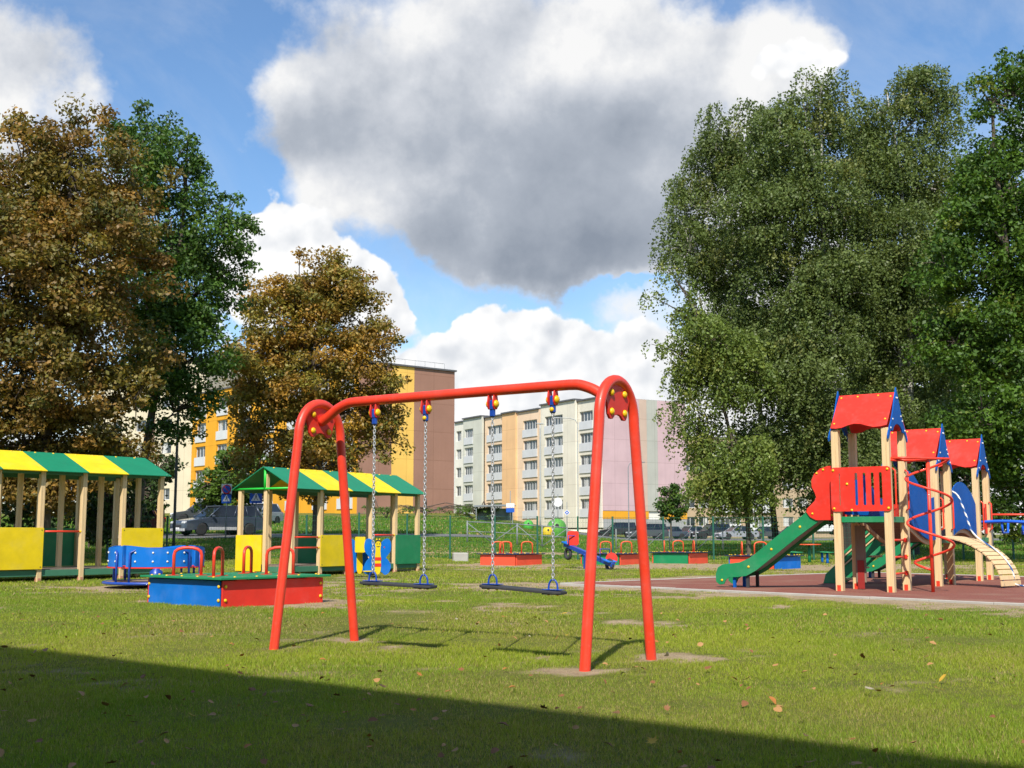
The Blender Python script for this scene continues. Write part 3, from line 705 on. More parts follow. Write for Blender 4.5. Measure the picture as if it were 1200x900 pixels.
az0 = mth(nt, 'MULTIPLY', mth(nt, 'ARCTAN2', sp.outputs[0], sp.outputs[1]), 180 / PI); el0 = mth(nt, 'MULTIPLY', mth(nt, 'ARCSINE', sp.outputs[2]), 180 / PI)
wz = N(nt, 'ShaderNodeTexNoise'); wz.inputs['Scale'].default_value = 7; wz.inputs['Detail'].default_value = 6; wz.inputs['Roughness'].default_value = .6
L(nt, dirv, wz.inputs['Vector']); sc = N(nt, 'ShaderNodeSeparateColor'); L(nt, wz.outputs['Color'], sc.inputs[0])
az = mth(nt, 'ADD', az0, mth(nt, 'MULTIPLY', mth(nt, 'SUBTRACT', sc.outputs[0], .5), 9.0)); el = mth(nt, 'ADD', el0, mth(nt, 'MULTIPLY', mth(nt, 'SUBTRACT', sc.outputs[1], .5), 7.0))
broad = mth(nt, 'MULTIPLY', mth(nt, 'SUBTRACT', noise(nt, dirv, 2.6, 3), .5), .35)
b0 = billow(dirv)
off = N(nt, 'ShaderNodeVectorMath', operation='ADD'); L(nt, dirv, off.inputs[0]); off.inputs[1].default_value = (-.012, 0, .028)
b1 = billow(off.outputs[0])
d0 = mth(nt, 'ADD', mth(nt, 'ADD', gauss_field(nt, az, el, CLOUDS), b0), broad)
alpha = N(nt, 'ShaderNodeMapRange', interpolation_type='SMOOTHSTEP'); L(nt, d0, alpha.inputs[0]); alpha.inputs[1].default_value = .20; alpha.inputs[2].default_value = .68
# thicker cloud towards the sun -> less light reaches this point of the cloud
sh = mth(nt, 'MULTIPLY', mth(nt, 'SUBTRACT', b1, b0), 1.1)
dk = gauss_field(nt, az, el, DARK)
shade = mth(nt, 'ADD', mth(nt, 'MULTIPLY', sh, .55), dk)
shade = mth(nt, 'ADD', shade, mth(nt, 'MULTIPLY', mth(nt, 'SUBTRACT', noise(nt, dirv, 14, 8, .6), .5), .30))
cc = ramp(nt, shade, [(0.0, (.97, .97, .97)), (.20, (.70, .73, .785)), (.45, (.46, .505, .58)), (.85, (.28, .325, .40))]).outputs[0]
CLOUD_GAIN = 5.6
# crisp layer
def billow2(vec):
    n1 = noise(nt, vec, 17, 7, .57)
    vo = N(nt, 'ShaderNodeTexVoronoi', feature='SMOOTH_F1'); vo.inputs['Scale'].default_value = 26; vo.inputs['Smoothness'].default_value = .5; vo.inputs['Detail'].default_value = 2
    L(nt, vec, vo.inputs['Vector'])
    return mth(nt, 'ADD', mth(nt, 'MULTIPLY', mth(nt, 'SUBTRACT', n1, .5), 1.0), mth(nt, 'MULTIPLY', mth(nt, 'SUBTRACT', .42, vo.outputs['Distance']), .75))
c0_ = billow2(dirv); off3 = N(nt, 'ShaderNodeVectorMath', operation='ADD'); L(nt, dirv, off3.inputs[0]); off3.inputs[1].default_value = (-.006, 0, .013); c1_ = billow2(off3.outputs[0])
az2 = mth(nt, 'ADD', az0, mth(nt, 'MULTIPLY', mth(nt, 'SUBTRACT', sc.outputs[0], .5), 4.5)); el2 = mth(nt, 'ADD', el0, mth(nt, 'MULTIPLY', mth(nt, 'SUBTRACT', sc.outputs[1], .5), 3.5))
dc = mth(nt, 'ADD', gauss_field(nt, az2, el2, CUMULUS), c0_)
alpha2 = N(nt, 'ShaderNodeMapRange', interpolation_type='SMOOTHSTEP'); L(nt, dc, alpha2.inputs[0]); alpha2.inputs[1].default_value = .36; alpha2.inputs[2].default_value = .54
shc = mth(nt, 'ADD', mth(nt, 'MULTIPLY', mth(nt, 'SUBTRACT', c1_, c0_), .75), mth(nt, 'ADD', mth(nt, 'MULTIPLY', noise(nt, dirv, 9, 6, .6), .9), -.38))
cc2 = ramp(nt, shc, [(0.0, (1.0, 1.0, 1.0)), (.25, (.82, .84, .87)), (.6, (.60, .64, .70))]).outputs[0]
cc2s = N(nt, 'ShaderNodeVectorMath', operation='SCALE'); L(nt, cc2, cc2s.inputs[0]); cc2s.inputs['Scale'].default_value = 6.0
ccs = N(nt, 'ShaderNodeVectorMath', operation='SCALE'); L(nt, cc, ccs.inputs[0]); ccs.inputs['Scale'].default_value = CLOUD_GAIN
hs = N(nt, 'ShaderNodeHueSaturation'); L(nt, sky.outputs[0], hs.inputs['Color']); hs.inputs['Saturation'].default_value = 1.14; hs.inputs['Value'].default_value = .98
bl = hs
veil = mth(nt, 'ADD', mth(nt, 'MULTIPLY', ramp(nt, noise(nt, dirv, 4.5, 7, .62, .8), [(.40, (0, 0, 0)), (.75, (1, 1, 1))]).outputs[0], .34), .03)
av = mth(nt, 'MAXIMUM', alpha.outputs[0], veil)
col = mixc(nt, av, bl.outputs[0], ccs.outputs[0])
col = mixc(nt, alpha2.outputs[0], col, cc2s.outputs[0])
bg = N(nt, 'ShaderNodeBackground'); L(nt, col, bg.inputs[0]); bg.inputs[1].default_value = .13
w.cycles.sampling_method = 'MANUAL'; w.cycles.sample_map_resolution = 256
wo = N(nt, 'ShaderNodeOutputWorld'); L(nt, bg.outputs[0], wo.inputs[0])
sd = Vector((-math.sin(SUN_AZ) * math.cos(SUN_EL), -math.cos(SUN_AZ) * math.cos(SUN_EL), math.sin(SUN_EL)))
ld = bpy.data.lights.new('sun', 'SUN'); ld.energy = 4.5; ld.angle = math.radians(.53); ld.color = (1, .94, .84)
lo = bpy.data.objects.new('sun', ld); COL.objects.link(lo); lo.rotation_euler = sd.to_track_quat('Z', 'Y').to_euler(); lo.location = (-10, -30, 40)
cd = bpy.data.cameras.new('camera'); cam = bpy.data.objects.new('camera', cd); COL.objects.link(cam)
cd.sensor_width = 36; cd.lens = F / 1200 * 36; cd.clip_start = .05; cd.clip_end = 8000
cam.location = (0, 0, EYE); cam.rotation_euler = (PI / 2 + th0, 0, 0); SC.camera = cam
cd.dof.use_dof = True; cd.dof.focus_distance = 10.0; cd.dof.aperture_fstop = 11
SC.view_settings.view_transform = 'Standard'; SC.view_settings.look = 'None'; SC.view_settings.exposure = .42; SC.view_settings.gamma = 1
SC.view_settings.use_curve_mapping = False
SC.cycles.max_bounces = 6; SC.cycles.transparent_max_bounces = 6; SC.cycles.use_adaptive_sampling = True
# ================================================================ PLAYGROUND EQUIPMENT
def bolt(parent, p, d, mat, r=.02, name='bolt'):
    return MB().dome(p, r, d).link(name, mat, parent)
# ---------------------------------------------------------------- swing frame
sw = thing('swing_set', 'tall red tubular swing frame with two arched ends and yellow bolt caps', 'swing frame', SW_C, SW_A)
TR = .042
def u_path(x):
    hw, zs, pts = .285, 1.86, []
    pts.append((x, -SW_S / 2 - .012, -.12))
    for k in range(7): f = k / 6; pts.append((x, -(SW_S / 2 + (hw - SW_S / 2) * f), zs * f))
    for k in range(1, 20):
        a = PI - PI * k / 20; pts.append((x, hw * math.cos(a), zs + (SW_H - TR - zs) * math.sin(a) ** .9))
    for k in range(7): f = 1 - k / 6; pts.append((x, (SW_S / 2 + (hw - SW_S / 2) * f), zs * f))
    pts.append((x, SW_S / 2 + .012, -.12)); return pts
plate_outline = [(-.20, .02), (-.205, .085), (-.17, .115), (-.10, .13), (.10, .13), (.17, .115), (.205, .085), (.20, .02), (.165, -.06), (.155, -.12), (.125, -.155), (.085, -.155),
                 (.05, -.125), (0, -.115), (-.05, -.125), (-.085, -.155), (-.125, -.155), (-.155, -.12), (-.165, -.06)]
for sx in (-1, 1):
    x = sx * SW_L / 2
    fr = MB().tube(u_path(x), TR, 16).link('end_frame', RED, sw)
    Mx = frame((x - .011, 0, 2.045), (0, 1, 0), (0, 0, 1))
    pl = MB().panel(plate_outline, .022, Mx).link('joint_plate', RED_BOARD, sw, .004)
    for yy in (-.105, .105):
        for zz in (.052, -.098):
            for fx in (-1, 1): bolt(pl, (x + fx * .0115, yy, 2.045 + zz), (fx, 0, 0), YCAP, .03, 'bolt_cap')
    for yy in (-.07, .07): MB().tube([(x, yy, 2.17), (x, yy, 2.215)], .011, 8).link('strut', RED, pl)
hx = SW_L / 2 - .012
bp = [(-hx, 0, 2.03), (-hx + .10, 0, 2.085), (-hx + .20, 0, 2.145)] + [(-hx + .30 + .02, 0, 2.188), (-hx + .42, 0, 2.197)]
bp = smooth_path(bp, 4) + [Vector((-.5, 0, 2.198)), Vector((.5, 0, 2.198))] + [Vector((-q.x, 0, q.z)) for q in smooth_path(bp, 4)[::-1]]
MB().tube(bp, .044, 16).link('crossbeam', RED, sw)
HANG = (-.908, -.328, .380, .975)
for i, s in enumerate(HANG):
    h = MB()
    ear = [(-.022, .01), (.022, .01), (.038, -.065), (.036, -.10), (.02, -.125), (-.02, -.125), (-.036, -.10), (-.038, -.065)]
    for o in (-.034, .022): h.panel(ear, .012, frame((s + o, 0, 2.165), (0, 1, 0), (0, 0, 1)))
    hg = h.link('hanger', RED_BOARD, sw, .003)
    MB().box((s, 0, 2.075), (.038, .05, .085), ch=.008).box((s, 0, 2.012), (.05, .034, .075), ch=.01).link('pivot_block', BLU_MET, hg)
    bolt(hg, (s + .034, 0, 2.085), (1, 0, 0), YCAP, .034, 'bolt_cap'); bolt(hg, (s - .034, 0, 2.085), (-1, 0, 0), YCAP, .034, 'bolt_cap')
    if i % 2: bolt(hg, (s, -.017, 2.005), (.25, -1, 0), YCAP, .02, 'bolt_cap')
def torus_link(mb, c, axis_up, side, ln, wd, r):
    """one oval chain link standing along axis_up"""
    pts = []; c = Vector(c); a = Vector(axis_up); b = Vector(side); h = ln / 2 - wd / 2
    for k in range(5): t = PI * k / 4; pts.append(c + a * (h + wd / 2 * math.sin(t)) + b * (wd / 2 * math.cos(t)))
    for k in range(5): t = PI + PI * k / 4; pts.append(c + a * (-h + wd / 2 * math.sin(t)) + b * (wd / 2 * math.cos(t)))
    mb.tube(pts, r, 5, closed=True)
def chain(a, b, parent, name='chain'):
    a, b = Vector(a), Vector(b); d = (a - b); ln = d.length; d.normalize(); n = int(ln / .027); mb = MB(); st = ln / n
    s1 = Vector((1, .35, 0)); s1 = (s1 - d * s1.dot(d)).normalized(); s2 = d.cross(s1)
    for k in range(n): torus_link(mb, b + d * (st * (k + .5)), d, s1 if k % 2 else s2, st + .0105, .0185, .0042)
    return mb.link(name, STEEL, parent)
for (s0, s1, z0, z1, tilt, lab) in ((HANG[0], HANG[1], .575, .560, 0, 'left swing with a flat black seat on two steel chains'), (HANG[2], HANG[3], .575, .545, 0, 'right swing with a flat black seat on two steel chains')):
    c = SW_C + SB * ((s0 + s1) / 2); t = thing('swing', lab, 'swing', (c.x, c.y, .5), SW_A, 'swings hanging from the red frame'); hs = (s1 - s0) / 2
    zc = lambda f: (z0 + (z1 - z0) * f) - .5
    sl = .395; out_ = [(-sl, -.05), (-sl + .05, -.095), (-.2, -.10), (.2, -.10), (sl - .05, -.095), (sl, -.05), (sl, .05), (sl - .05, .095), (.2, .10), (-.2, .10), (-sl + .05, .095), (-sl, .05)]
    ang = math.atan2(z1 - z0, 2 * hs); Mt = Matrix.Translation((0, 0, zc(.5) - .014)) @ Matrix.Rotation(-ang, 4, 'Y')
    MB().panel(out_, .022, Mt).link('seat', BLK, t, .005)
    for sg in (-1, 1):
        f = .5 + sg * .5; z = zc(f); x = sg * hs * .985
        br = MB().box((x, 0, z + .0165), (.17, .075, .006), ch=.001); br.box((x, 0, z - .019), (.17, .075, .008), ch=.001)
        br.tube([(x - .042, 0, z + .01)] + [(x + .042 * math.cos(PI - PI * k / 10), 0, z + .02 + .075 * math.sin(PI * k / 10) ** .8) for k in range(11)] + [(x + .042, 0, z + .01)], .008, 8)
        bk = br.link('bracket', BLU_MET, t)
        for q in (-.042, .042): bolt(bk, (x + q, 0, z - .022), (0, 0, -1), YCAP, .014, 'bolt_cap')
        chain((sg * hs, 0, 1.985 - .5), (x, 0, z + .088), t)
# ---------------------------------------------------------------- sandboxes
def loop_handle(c, d, w, h, r, mat, parent):
    c = Vector(c); d = Vector(d).normalized(); pts = [c - d * w / 2, c - d * w / 2 + Vector((0, 0, h * .72))]
    pts += [c + d * (w / 2 * math.cos(PI - PI * k / 8) * (1 if 1 else 0)) + Vector((0, 0, h * .72 + h * .28 * math.sin(PI * k / 8) ** .7)) for k in range(1, 8)]
    pts += [c + d * w / 2 + Vector((0, 0, h * .72)), c + d * w / 2]
    mb = MB().tube(pts, r, 8)
    for sg in (-1, 1): mb.box(c + d * (sg * w / 2) + Vector((0, 0, .004)), (r * 5, r * 5, .008))
    return mb.link('handle', mat, parent)
def sandbox(lab, x, y, rz, side, h, mats, lid, hm, loops, detail=True, sand=True):
    t = thing('sandbox', lab, 'sandbox', (x, y, tz(x, y)), rz); s = side / 2
    for k in range(4):
        R = Matrix.Rotation(k * PI / 2, 4, 'Z'); wd = side if k % 2 == 0 else side - .07
        pn = MB().box((0, -s, h / 2 - .01), (wd, .03, h), R, ch=.004).link('side_panel', mats[k], t)
        if detail:
            for sx in (-1, 1):
                for z in (.09, h - .09): bolt(pn, R @ Vector((sx * (s - .05), -s - .0155, z)), R.to_3x3() @ Vector((0, -1, 0)), YCAP, .026)
    o = .09; L2 = s + o
    # folding lid of two leaves, a few millimetres apart
    for sg in (-1, 1):
        lf = MB().box((sg * (L2 / 2 + .003), 0, h + .018), (L2 - .004, 2 * L2, .03), ch=.004).link('lid', lid, t)
    for (lx, ly, a) in loops: loop_handle((lx * s, ly * s, h + .034), (math.cos(a), math.sin(a), 0), .40 if detail else .36, .40 if detail else .38, .024 if detail else .022, hm, t)
    if detail:
        for q in range(-2, 3):
            for sg in (-1, 1):
                bolt(t, (q * s * .42 + .05, sg * (s + .02), h + .034), (0, 0, 1), YCAP, .02); bolt(t, (sg * (s + .02), q * s * .42 + .03, h + .034), (0, 0, 1), YCAP, .02)
        for (px_, py_) in ((-.5, -.8), (.45, -.85), (-.9, .1), (.1, -.8)): pass
        for sx in (-.35, .35): MB().box((sx * side, -s - .055, h - .002), (.16, .05, .012)).link('hinge', RED_BOARD, t)
    else:
        for q in range(-2, 3):
            for sg in (-1, 1): bolt(t, (q * s * .42, sg * (s + .05), h + .034), (0, 0, 1), YCAP, .025); bolt(t, (sg * (s + .05), q * s * .42, h + .034), (0, 0, 1), YCAP, .025)
    return t
# front corner (-4.0, 16.7); sides run (0.65, 0.76) and (-0.76, 0.65)
ra = math.atan2(.76, .65); cs = Vector((-4.0, 16.7, 0)) + Vector((.65, .76, 0)) * .9 + Vector((-.76, .65, 0)) * .9
iz = math.radians(0) - ra      # picture-facing direction in box space
sandbox('large sandbox with blue and red sides, a green lid and red tube handles', cs.x, cs.y, ra, 1.8, .37, (RED_BOARD, BLU, RED_BOARD, BLU), GRN, RED,
        [(*[q / .9 for q in (Matrix.Rotation(-ra, 2) @ Vector((at(px, d).x - cs.x, d - cs.y)))], iz + a) for px, d, a in ((224, 17.7, .04), (259.5, 17.35, 1.5), (293.5, 18.7, 1.5), (331, 18.1, 0))])
ra = .62
ORR = paint('orange_red_board', (.80, .085, .035), .45, scale=2.5)
def small_box(lab, px, d, side, h, rz, mats, lid, loops):
    p = foot(px, d); sandbox(lab, p.x, p.y, rz, side, h, mats, lid, ORANGE_PAINT, loops, False)
S2 = [(-.6, -.1, -.75), (-.1, .1, -.75), (.1, -.3, .85), (.5, .3, -.75)]
small_box('distant sandbox with orange red sides and a navy lid behind the right swing', 599, 40.0, 1.45, .34, .95, (ORR, ORR, ORR, ORR), NAVY, [(-.75, .2, -.9), (-.25, .1, -.9), (-.05, .3, -.9), (.55, -.5, -.9)])
small_box('distant sandbox with green and red sides partly hidden by the red frame leg', 716, 40.5, 1.5, .34, .95, (ORR, GRN, ORR, GRN), NAVY, [(-.2, .2, -.9), (.6, -.4, -.9)])
small_box('distant sandbox with green and red sides and three orange loops', 795, 42.0, 1.4, .36, .95, (ORR, GRN, ORR, GRN), NAVY, [(-.7, .5, .5), (0, .1, -.9), (.5, -.5, .6)])
small_box('distant sandbox with red and blue sides half hidden behind the green slide', 893, 35.5, 1.5, .36, .85, (BLU, ORR, BLU, ORR), NAVY, [(-.7, .6, .6), (-.3, .0, -.8)])
# ---------------------------------------------------------------- striped shelters (toy railway carriages)
def post(parent, x, y, z0, z1, w=.10, foot_mat=None, fh=.10):
    mb = MB(); h = z1 - z0
    for sg in (-1, 1): mb.box((x + sg * w * .258, y, (z0 + z1) / 2), (w * .484, w, h), ch=.006)
    mb.box((x, y, (z0 + z1) / 2), (w * .1, w * .94, h - .02))
    p = mb.link('post', WOOD, parent)
    if foot_mat:
        MB().box((x, y - w / 2 - .004, z0 + fh / 2 + .02), (w * .5, .008, fh)).box((x - w / 2 - .004, y, z0 + fh / 2 + .02), (.008, w * .5, fh)).box((x, y, z0 + .005), (w * 1.3, w * 1.3, .012)).link('foot', foot_mat, p)
    return p
FOOT = paint('pinkish_primer', (.50, .22, .15), .6)
def shelter(lab, o, ang, nb, bay, wd, ze, zr, colours, walls, rails, gable):
    t = thing('shelter', lab, 'play shelter', (o[0], o[1], tz(o[0], o[1])), ang)
    ln = nb * bay
    for i in range(nb + 1):
        for y in (0, wd): post(t, i * bay, y, -.05, ze - .03, .105, FOOT)
        if i in (0, nb) or not gable: post(t, i * bay, wd / 2, -.05 if i in (0, nb) else .2, zr - .16, .10)
    ov, oe = .20, .14; run = wd / 2 + ov; zl = ze - (zr - ze) * ov / (wd / 2) * .55
    for i in range(nb):
        x0 = i * bay - (oe if i == 0 else 0) + .002; x1 = (i + 1) * bay + (oe if i == nb - 1 else 0) - .002
        for sg in (-1, 1):
            e = Vector((0, -ov if sg < 0 else wd + ov, zl)); r = Vector((0, wd / 2 + sg * .004, zr))
            sl = r - e; M = frame((x0, e.y, e.z), (1, 0, 0), sl) if sg < 0 else frame((x1, e.y, e.z), (-1, 0, 0), sl)
            rp = MB().panel([(0, 0), (x1 - x0, 0), (x1 - x0, sl.length), (0, sl.length)], .018, M).link('roof_panel', colours[i % len(colours)], t)
            if sg < 0:
                for q in (.28, .72): bolt(rp, (x0 + (x1 - x0) * q, wd / 2 - .05, zr - .005), (0, -.3, 1), YCAP, .028)
    MB().box((ln / 2, 0, zl + .0), (ln - .12, .05, .10), ch=.004).box((ln / 2, wd, zl), (ln - .12, .05, .10), ch=.004).link('eave_beam', GRN_WOOD, t)
    MB().box((ln / 2, wd / 2, zr - .07), (ln, .05, .09)).link('ridge_beam', GRN_WOOD, t)
    mb = MB(); n = int(wd / .12)
    for k in range(n): mb.box((ln / 2, .08 + (wd - .16) * (k + .5) / n, .245), (ln - .02, (wd - .16) / n - .006, .03))
    mb.link('floor', DECKW, t)
    for y in (0, wd):
        for i in range(nb): MB().box((i * bay + bay / 2, y, .175), (bay - .112, .04, .13), ch=.004).link('skirt_board', GRN_WOOD, t)
    MB().box((0, wd / 2, .17), (.04, wd - .22, .12)).box((ln, wd / 2, .17), (.04, wd - .22, .12)).link('skirt_board', GRN_WOOD, t)
    for (i, y, z0, z1, m) in walls:
        x0, x1 = i * bay - .045, (i + 1) * bay + .045
        w_ = MB().panel(rrect(0, 0, x1 - x0, z1 - z0, .02), .018, frame((x0, y - .075 if y == 0 else y + .057, z0), (1, 0, 0), (0, 0, 1)) @ Matrix.Translation((0, 0, -.009))).link('wall_panel', m, t, .003)
        for qx in (.05, x1 - x0 - .05):
            for qz in (.05, z1 - z0 - .05): bolt(w_, (x0 + qx, (y - .086 if y == 0 else y + .03), z0 + qz), (0, -1, 0), DARKMET, .012)
    for (y0, y1, z0, z1, m, x) in gable or []:
        MB().panel(rrect(0, 0, y1 - y0, z1 - z0, .02), .018, frame((x, y1, z0), (0, -1, 0), (0, 0, 1))).link('wall_panel', m, t, .003)
    for (i, y, z) in rails:
        rl = MB().tube([(i * bay + .055, y, z), ((i + 1) * bay - .055, y, z)], .02, 8).link('handrail', RED, t)
        bolt(rl, (i * bay + .055, y - .03, z), (0, -1, 0), RED, .04); bolt(rl, ((i + 1) * bay - .055, y - .03, z), (0, -1, 0), YCAP, .03)
    for x in ((0, ln) if gable else (ln,)):
        g = MB(); xs_ = x - .06 if x == 0 else x + .06
        g.tube([(xs_, -ov * .9, zl + .03), (xs_, wd + ov * .9, zl + .03)], .03, 6); g.tube([(xs_, wd / 2, zl), (xs_, wd / 2, zr - .03)], .035, 6)
        g.link('gable_frame', LIME if gable else GRN_WOOD, t)
    return t
o = (-11.35, 24.22)
shelter('long open shelter with yellow and green striped roof at the left edge', o, math.atan2(.77, .64), 5, .985, 1.85, 2.38, 2.80,
        (GRN_ROOF, YEL, GRN_ROOF, YEL, GRN_ROOF),
        [(1, 0, .26, 1.14, YEL), (4, 0, .26, 1.14, YEL), (2, 1.85, .26, 1.14, GRN), (3, 1.85, .26, 1.14, GRN), (0, 1.85, .26, 1.14, GRN)], [(2, 0, 1.06)], None)
shelter('open shelter with a bright green gable frame and striped roof behind the left frame leg', (-5.2, 28.45), math.atan2(.84, .54), 5, .975, 1.70, 2.12, 2.60,
        (GRN_ROOF, YEL, GRN_ROOF, YEL, GRN_ROOF),
        [(1, 0, .22, .98, YEL), (4, 0, .22, .98, GRN), (2, 1.70, .22, .98, GRN), (0, 1.70, .22, .98, YEL)], [(0, 0, .68), (0, 0, .93), (3, 0, .98)],
        [(.90, 1.75, .12, .98, YEL, -.075)])
# ---------------------------------------------------------------- merry-go-round
c = at(188, 23.0, z=0); mg = thing('merry_go_round', 'blue merry go round with curved back boards and red seats', 'merry-go-round', (c.x, c.y, 0), .2)
MB().lathe([(.90, .085), (.94, .09), (.94, .115), (.90, .12)], 40).link('platform', DECKW, mg)
MB().tube([(.95 * math.cos(2 * PI * k / 40), .95 * math.sin(2 * PI * k / 40), .10) for k in range(40)], .028, 8, closed=True).link('rim', BLU_MET, mg)
MB().lathe([(.13, .0), (.12, .3), (.06, .34), (.045, .72)], 16).link('axle', BLU_MET, mg)
for k in range(4):
    a0 = k * PI / 2 + .05 - 2.2; a1 = a0 + PI / 2 - .10; am = (a0 + a1) / 2
    inner = [(.86 * math.cos(a0 + (a1 - a0) * i / 10), .86 * math.sin(a0 + (a1 - a0) * i / 10)) for i in range(11)]
    mb = MB(); vs = []; fs = []
    for i in range(11):
        a = a0 + (a1 - a0) * i / 10; hz = .76 - .05 * math.cos((i / 10 - .5) * 2 * PI) * .5
        for (r, z) in ((.86, .40), (.88, .40), (.88, hz), (.86, hz)): vs.append((r * math.cos(a), r * math.sin(a), z))
    for i in range(10):
        for j in range(4): fs.append((i * 4 + j, i * 4 + (j + 1) % 4, i * 4 + 4 + (j + 1) % 4, i * 4 + 4 + j))
    fs += [(0, 1, 2, 3), (40, 43, 42, 41)]
    bb = mb.add(vs, fs).link('back_board', BLU, mg)
    for f in (.15, .4, .6, .85):
        for z in (.50, .66): a = a0 + (a1 - a0) * f; bolt(bb, (.882 * math.cos(a), .882 * math.sin(a), z), (math.cos(a), math.sin(a), 0), WCAP, .02)
    vs = []; fs = []
    for i in range(11):
        a = a0 + (a1 - a0) * i / 10
        for (r, z) in ((.56, .375), (.90, .375), (.90, .397), (.56, .397)): vs.append((r * math.cos(a), r * math.sin(a), z))
    for i in range(10):
        for j in range(4): fs.append((i * 4 + j, i * 4 + (j + 1) % 4, i * 4 + 4 + (j + 1) % 4, i * 4 + 4 + j))
    fs += [(0, 1, 2, 3), (40, 43, 42, 41)]; MB().add(vs, fs).link('seat', RED_BOARD, mg)
    mb = MB()
    pa, pb = Vector((.915 * math.cos(a0 + .12), .915 * math.sin(a0 + .12), 0)), Vector((.915 * math.cos(a1 - .12), .915 * math.sin(a1 - .12), 0))
    P_ = [pa + Vector((0, 0, .11)), pa + Vector((0, 0, .66)), pa.lerp(pb, .1) + Vector((0, 0, .71)), pa.lerp(pb, .5) * 1.06 + Vector((0, 0, .72)), pa.lerp(pb, .9) + Vector((0, 0, .71)), pb + Vector((0, 0, .66)), pb + Vector((0, 0, .11))]
    mb.tube(P_, .022, 8); mb.link('frame', BLU_MET, mg)
# ---------------------------------------------------------------- butterfly spring rider
c = at(439, 28.0, z=0); rz = .5
rd = thing('spring_rider', 'blue butterfly spring rider with a yellow and red striped body and a yellow seat', 'spring rider', (c.x, c.y, 0), rz)
def butterfly_half(s):
    return [(s * x, y) for x, y in ((.05, .30), (.05, .62), (.12, .74), (.22, .80), (.30, .76), (.33, .64), (.31, .50), (.23, .40), (.21, .36), (.28, .28), (.33, .16), (.28, .02), (.18, -.03), (.08, .04))]
wing = butterfly_half(1) + butterfly_half(-1)[::-1]
wing = [(q.x, q.y) for q in smooth_path([Vector((a, b, 0)) for a, b in wing + wing[:1]], 4)[:-1]]
for yy, nm_ in ((-.26, 1), (.26, 0)):
    xo = .0 if nm_ else -.24; M_ = frame((xo, yy, .10), (1, 0, 0), (0, 0, 1))
    sd_ = MB().panel(wing, .02, M_).link('side_panel', BLU, rd, .003)
    body = arc(0, .12, .075, PI, 2 * PI, 8, .14) + [(.075, .35), (.06, .52)] + arc(0, .66, .075, -.6, PI + .6, 10, .10) + [(-.06, .52), (-.075, .35)]
    b_ = MB().panel(body, .014, frame((xo, yy - .0165, .10), (1, 0, 0), (0, 0, 1))).link('body_board', YEL, sd_, .003)
    if nm_:
        for z0 in (.16, .30): MB().panel([(-.076, z0), (.076, z0), (.076, z0 + .075), (-.076, z0 + .075)], .004, frame((0, yy - .0355 + .004, .10), (1, 0, 0), (0, 0, 1))).link('stripe', RED_BOARD, b_)
        fc_ = MB(); Mf = frame((0, yy - .0315, .10), (1, 0, 0), (0, 0, 1))
        for ex in (-.028, .028): fc_.panel(arc(ex, .68, .010, 0, 2 * PI - .5, 8, .018), .003, Mf)
        fc_.panel(arc(0, .635, .042, PI + .3, 2 * PI - .3, 8, .03) + arc(0, .642, .042, 2 * PI - .3, PI + .3, 8, .02), .003, Mf)
        fc_.panel(arc(0, .66, .085, .25, PI - .25, 10, .115) + arc(0, .66, .072, PI - .35, .35, 10, .085), .003, Mf)
        fc_.link('painted_face', BLK, b_)
        for ax in (-.035, .035): bolt(b_, (ax, yy - .03, .10 + .78), (0, -1, .3), YCAP, .02)
        for (wx, wz) in ((-.13, .40), (.13, .40), (.18, .10), (-.18, .10), (.14, .62)): bolt(sd_, (wx, yy - .003, .10 + wz), (0, -1, 0), WCAP, .018)
MB().box((-.16, 0, .60), (.26, .36, .022), ch=.004).link('seat', YEL, rd)
MB().panel(rrect(-.17, 0, .17, .36, .03), .02, frame((-.32, -.0, .58), (.35, -.94, 0), (0, 0, 1))).link('seat_back', YEL, rd, .003)
MB().tube([(.16, -.28, .70), (.16, .28, .70)], .018, 8).link('handle', RED, rd)
MB().box((-.22, -.34, .16), (.30, .10, .022), ch=.004).link('footrest', YEL, rd)
MB().tube([(.10 * math.cos(k * .5), .10 * math.sin(k * .5), .02 + k * .0068) for k in range(66)], .014, 6).link('spring', BLK, rd)
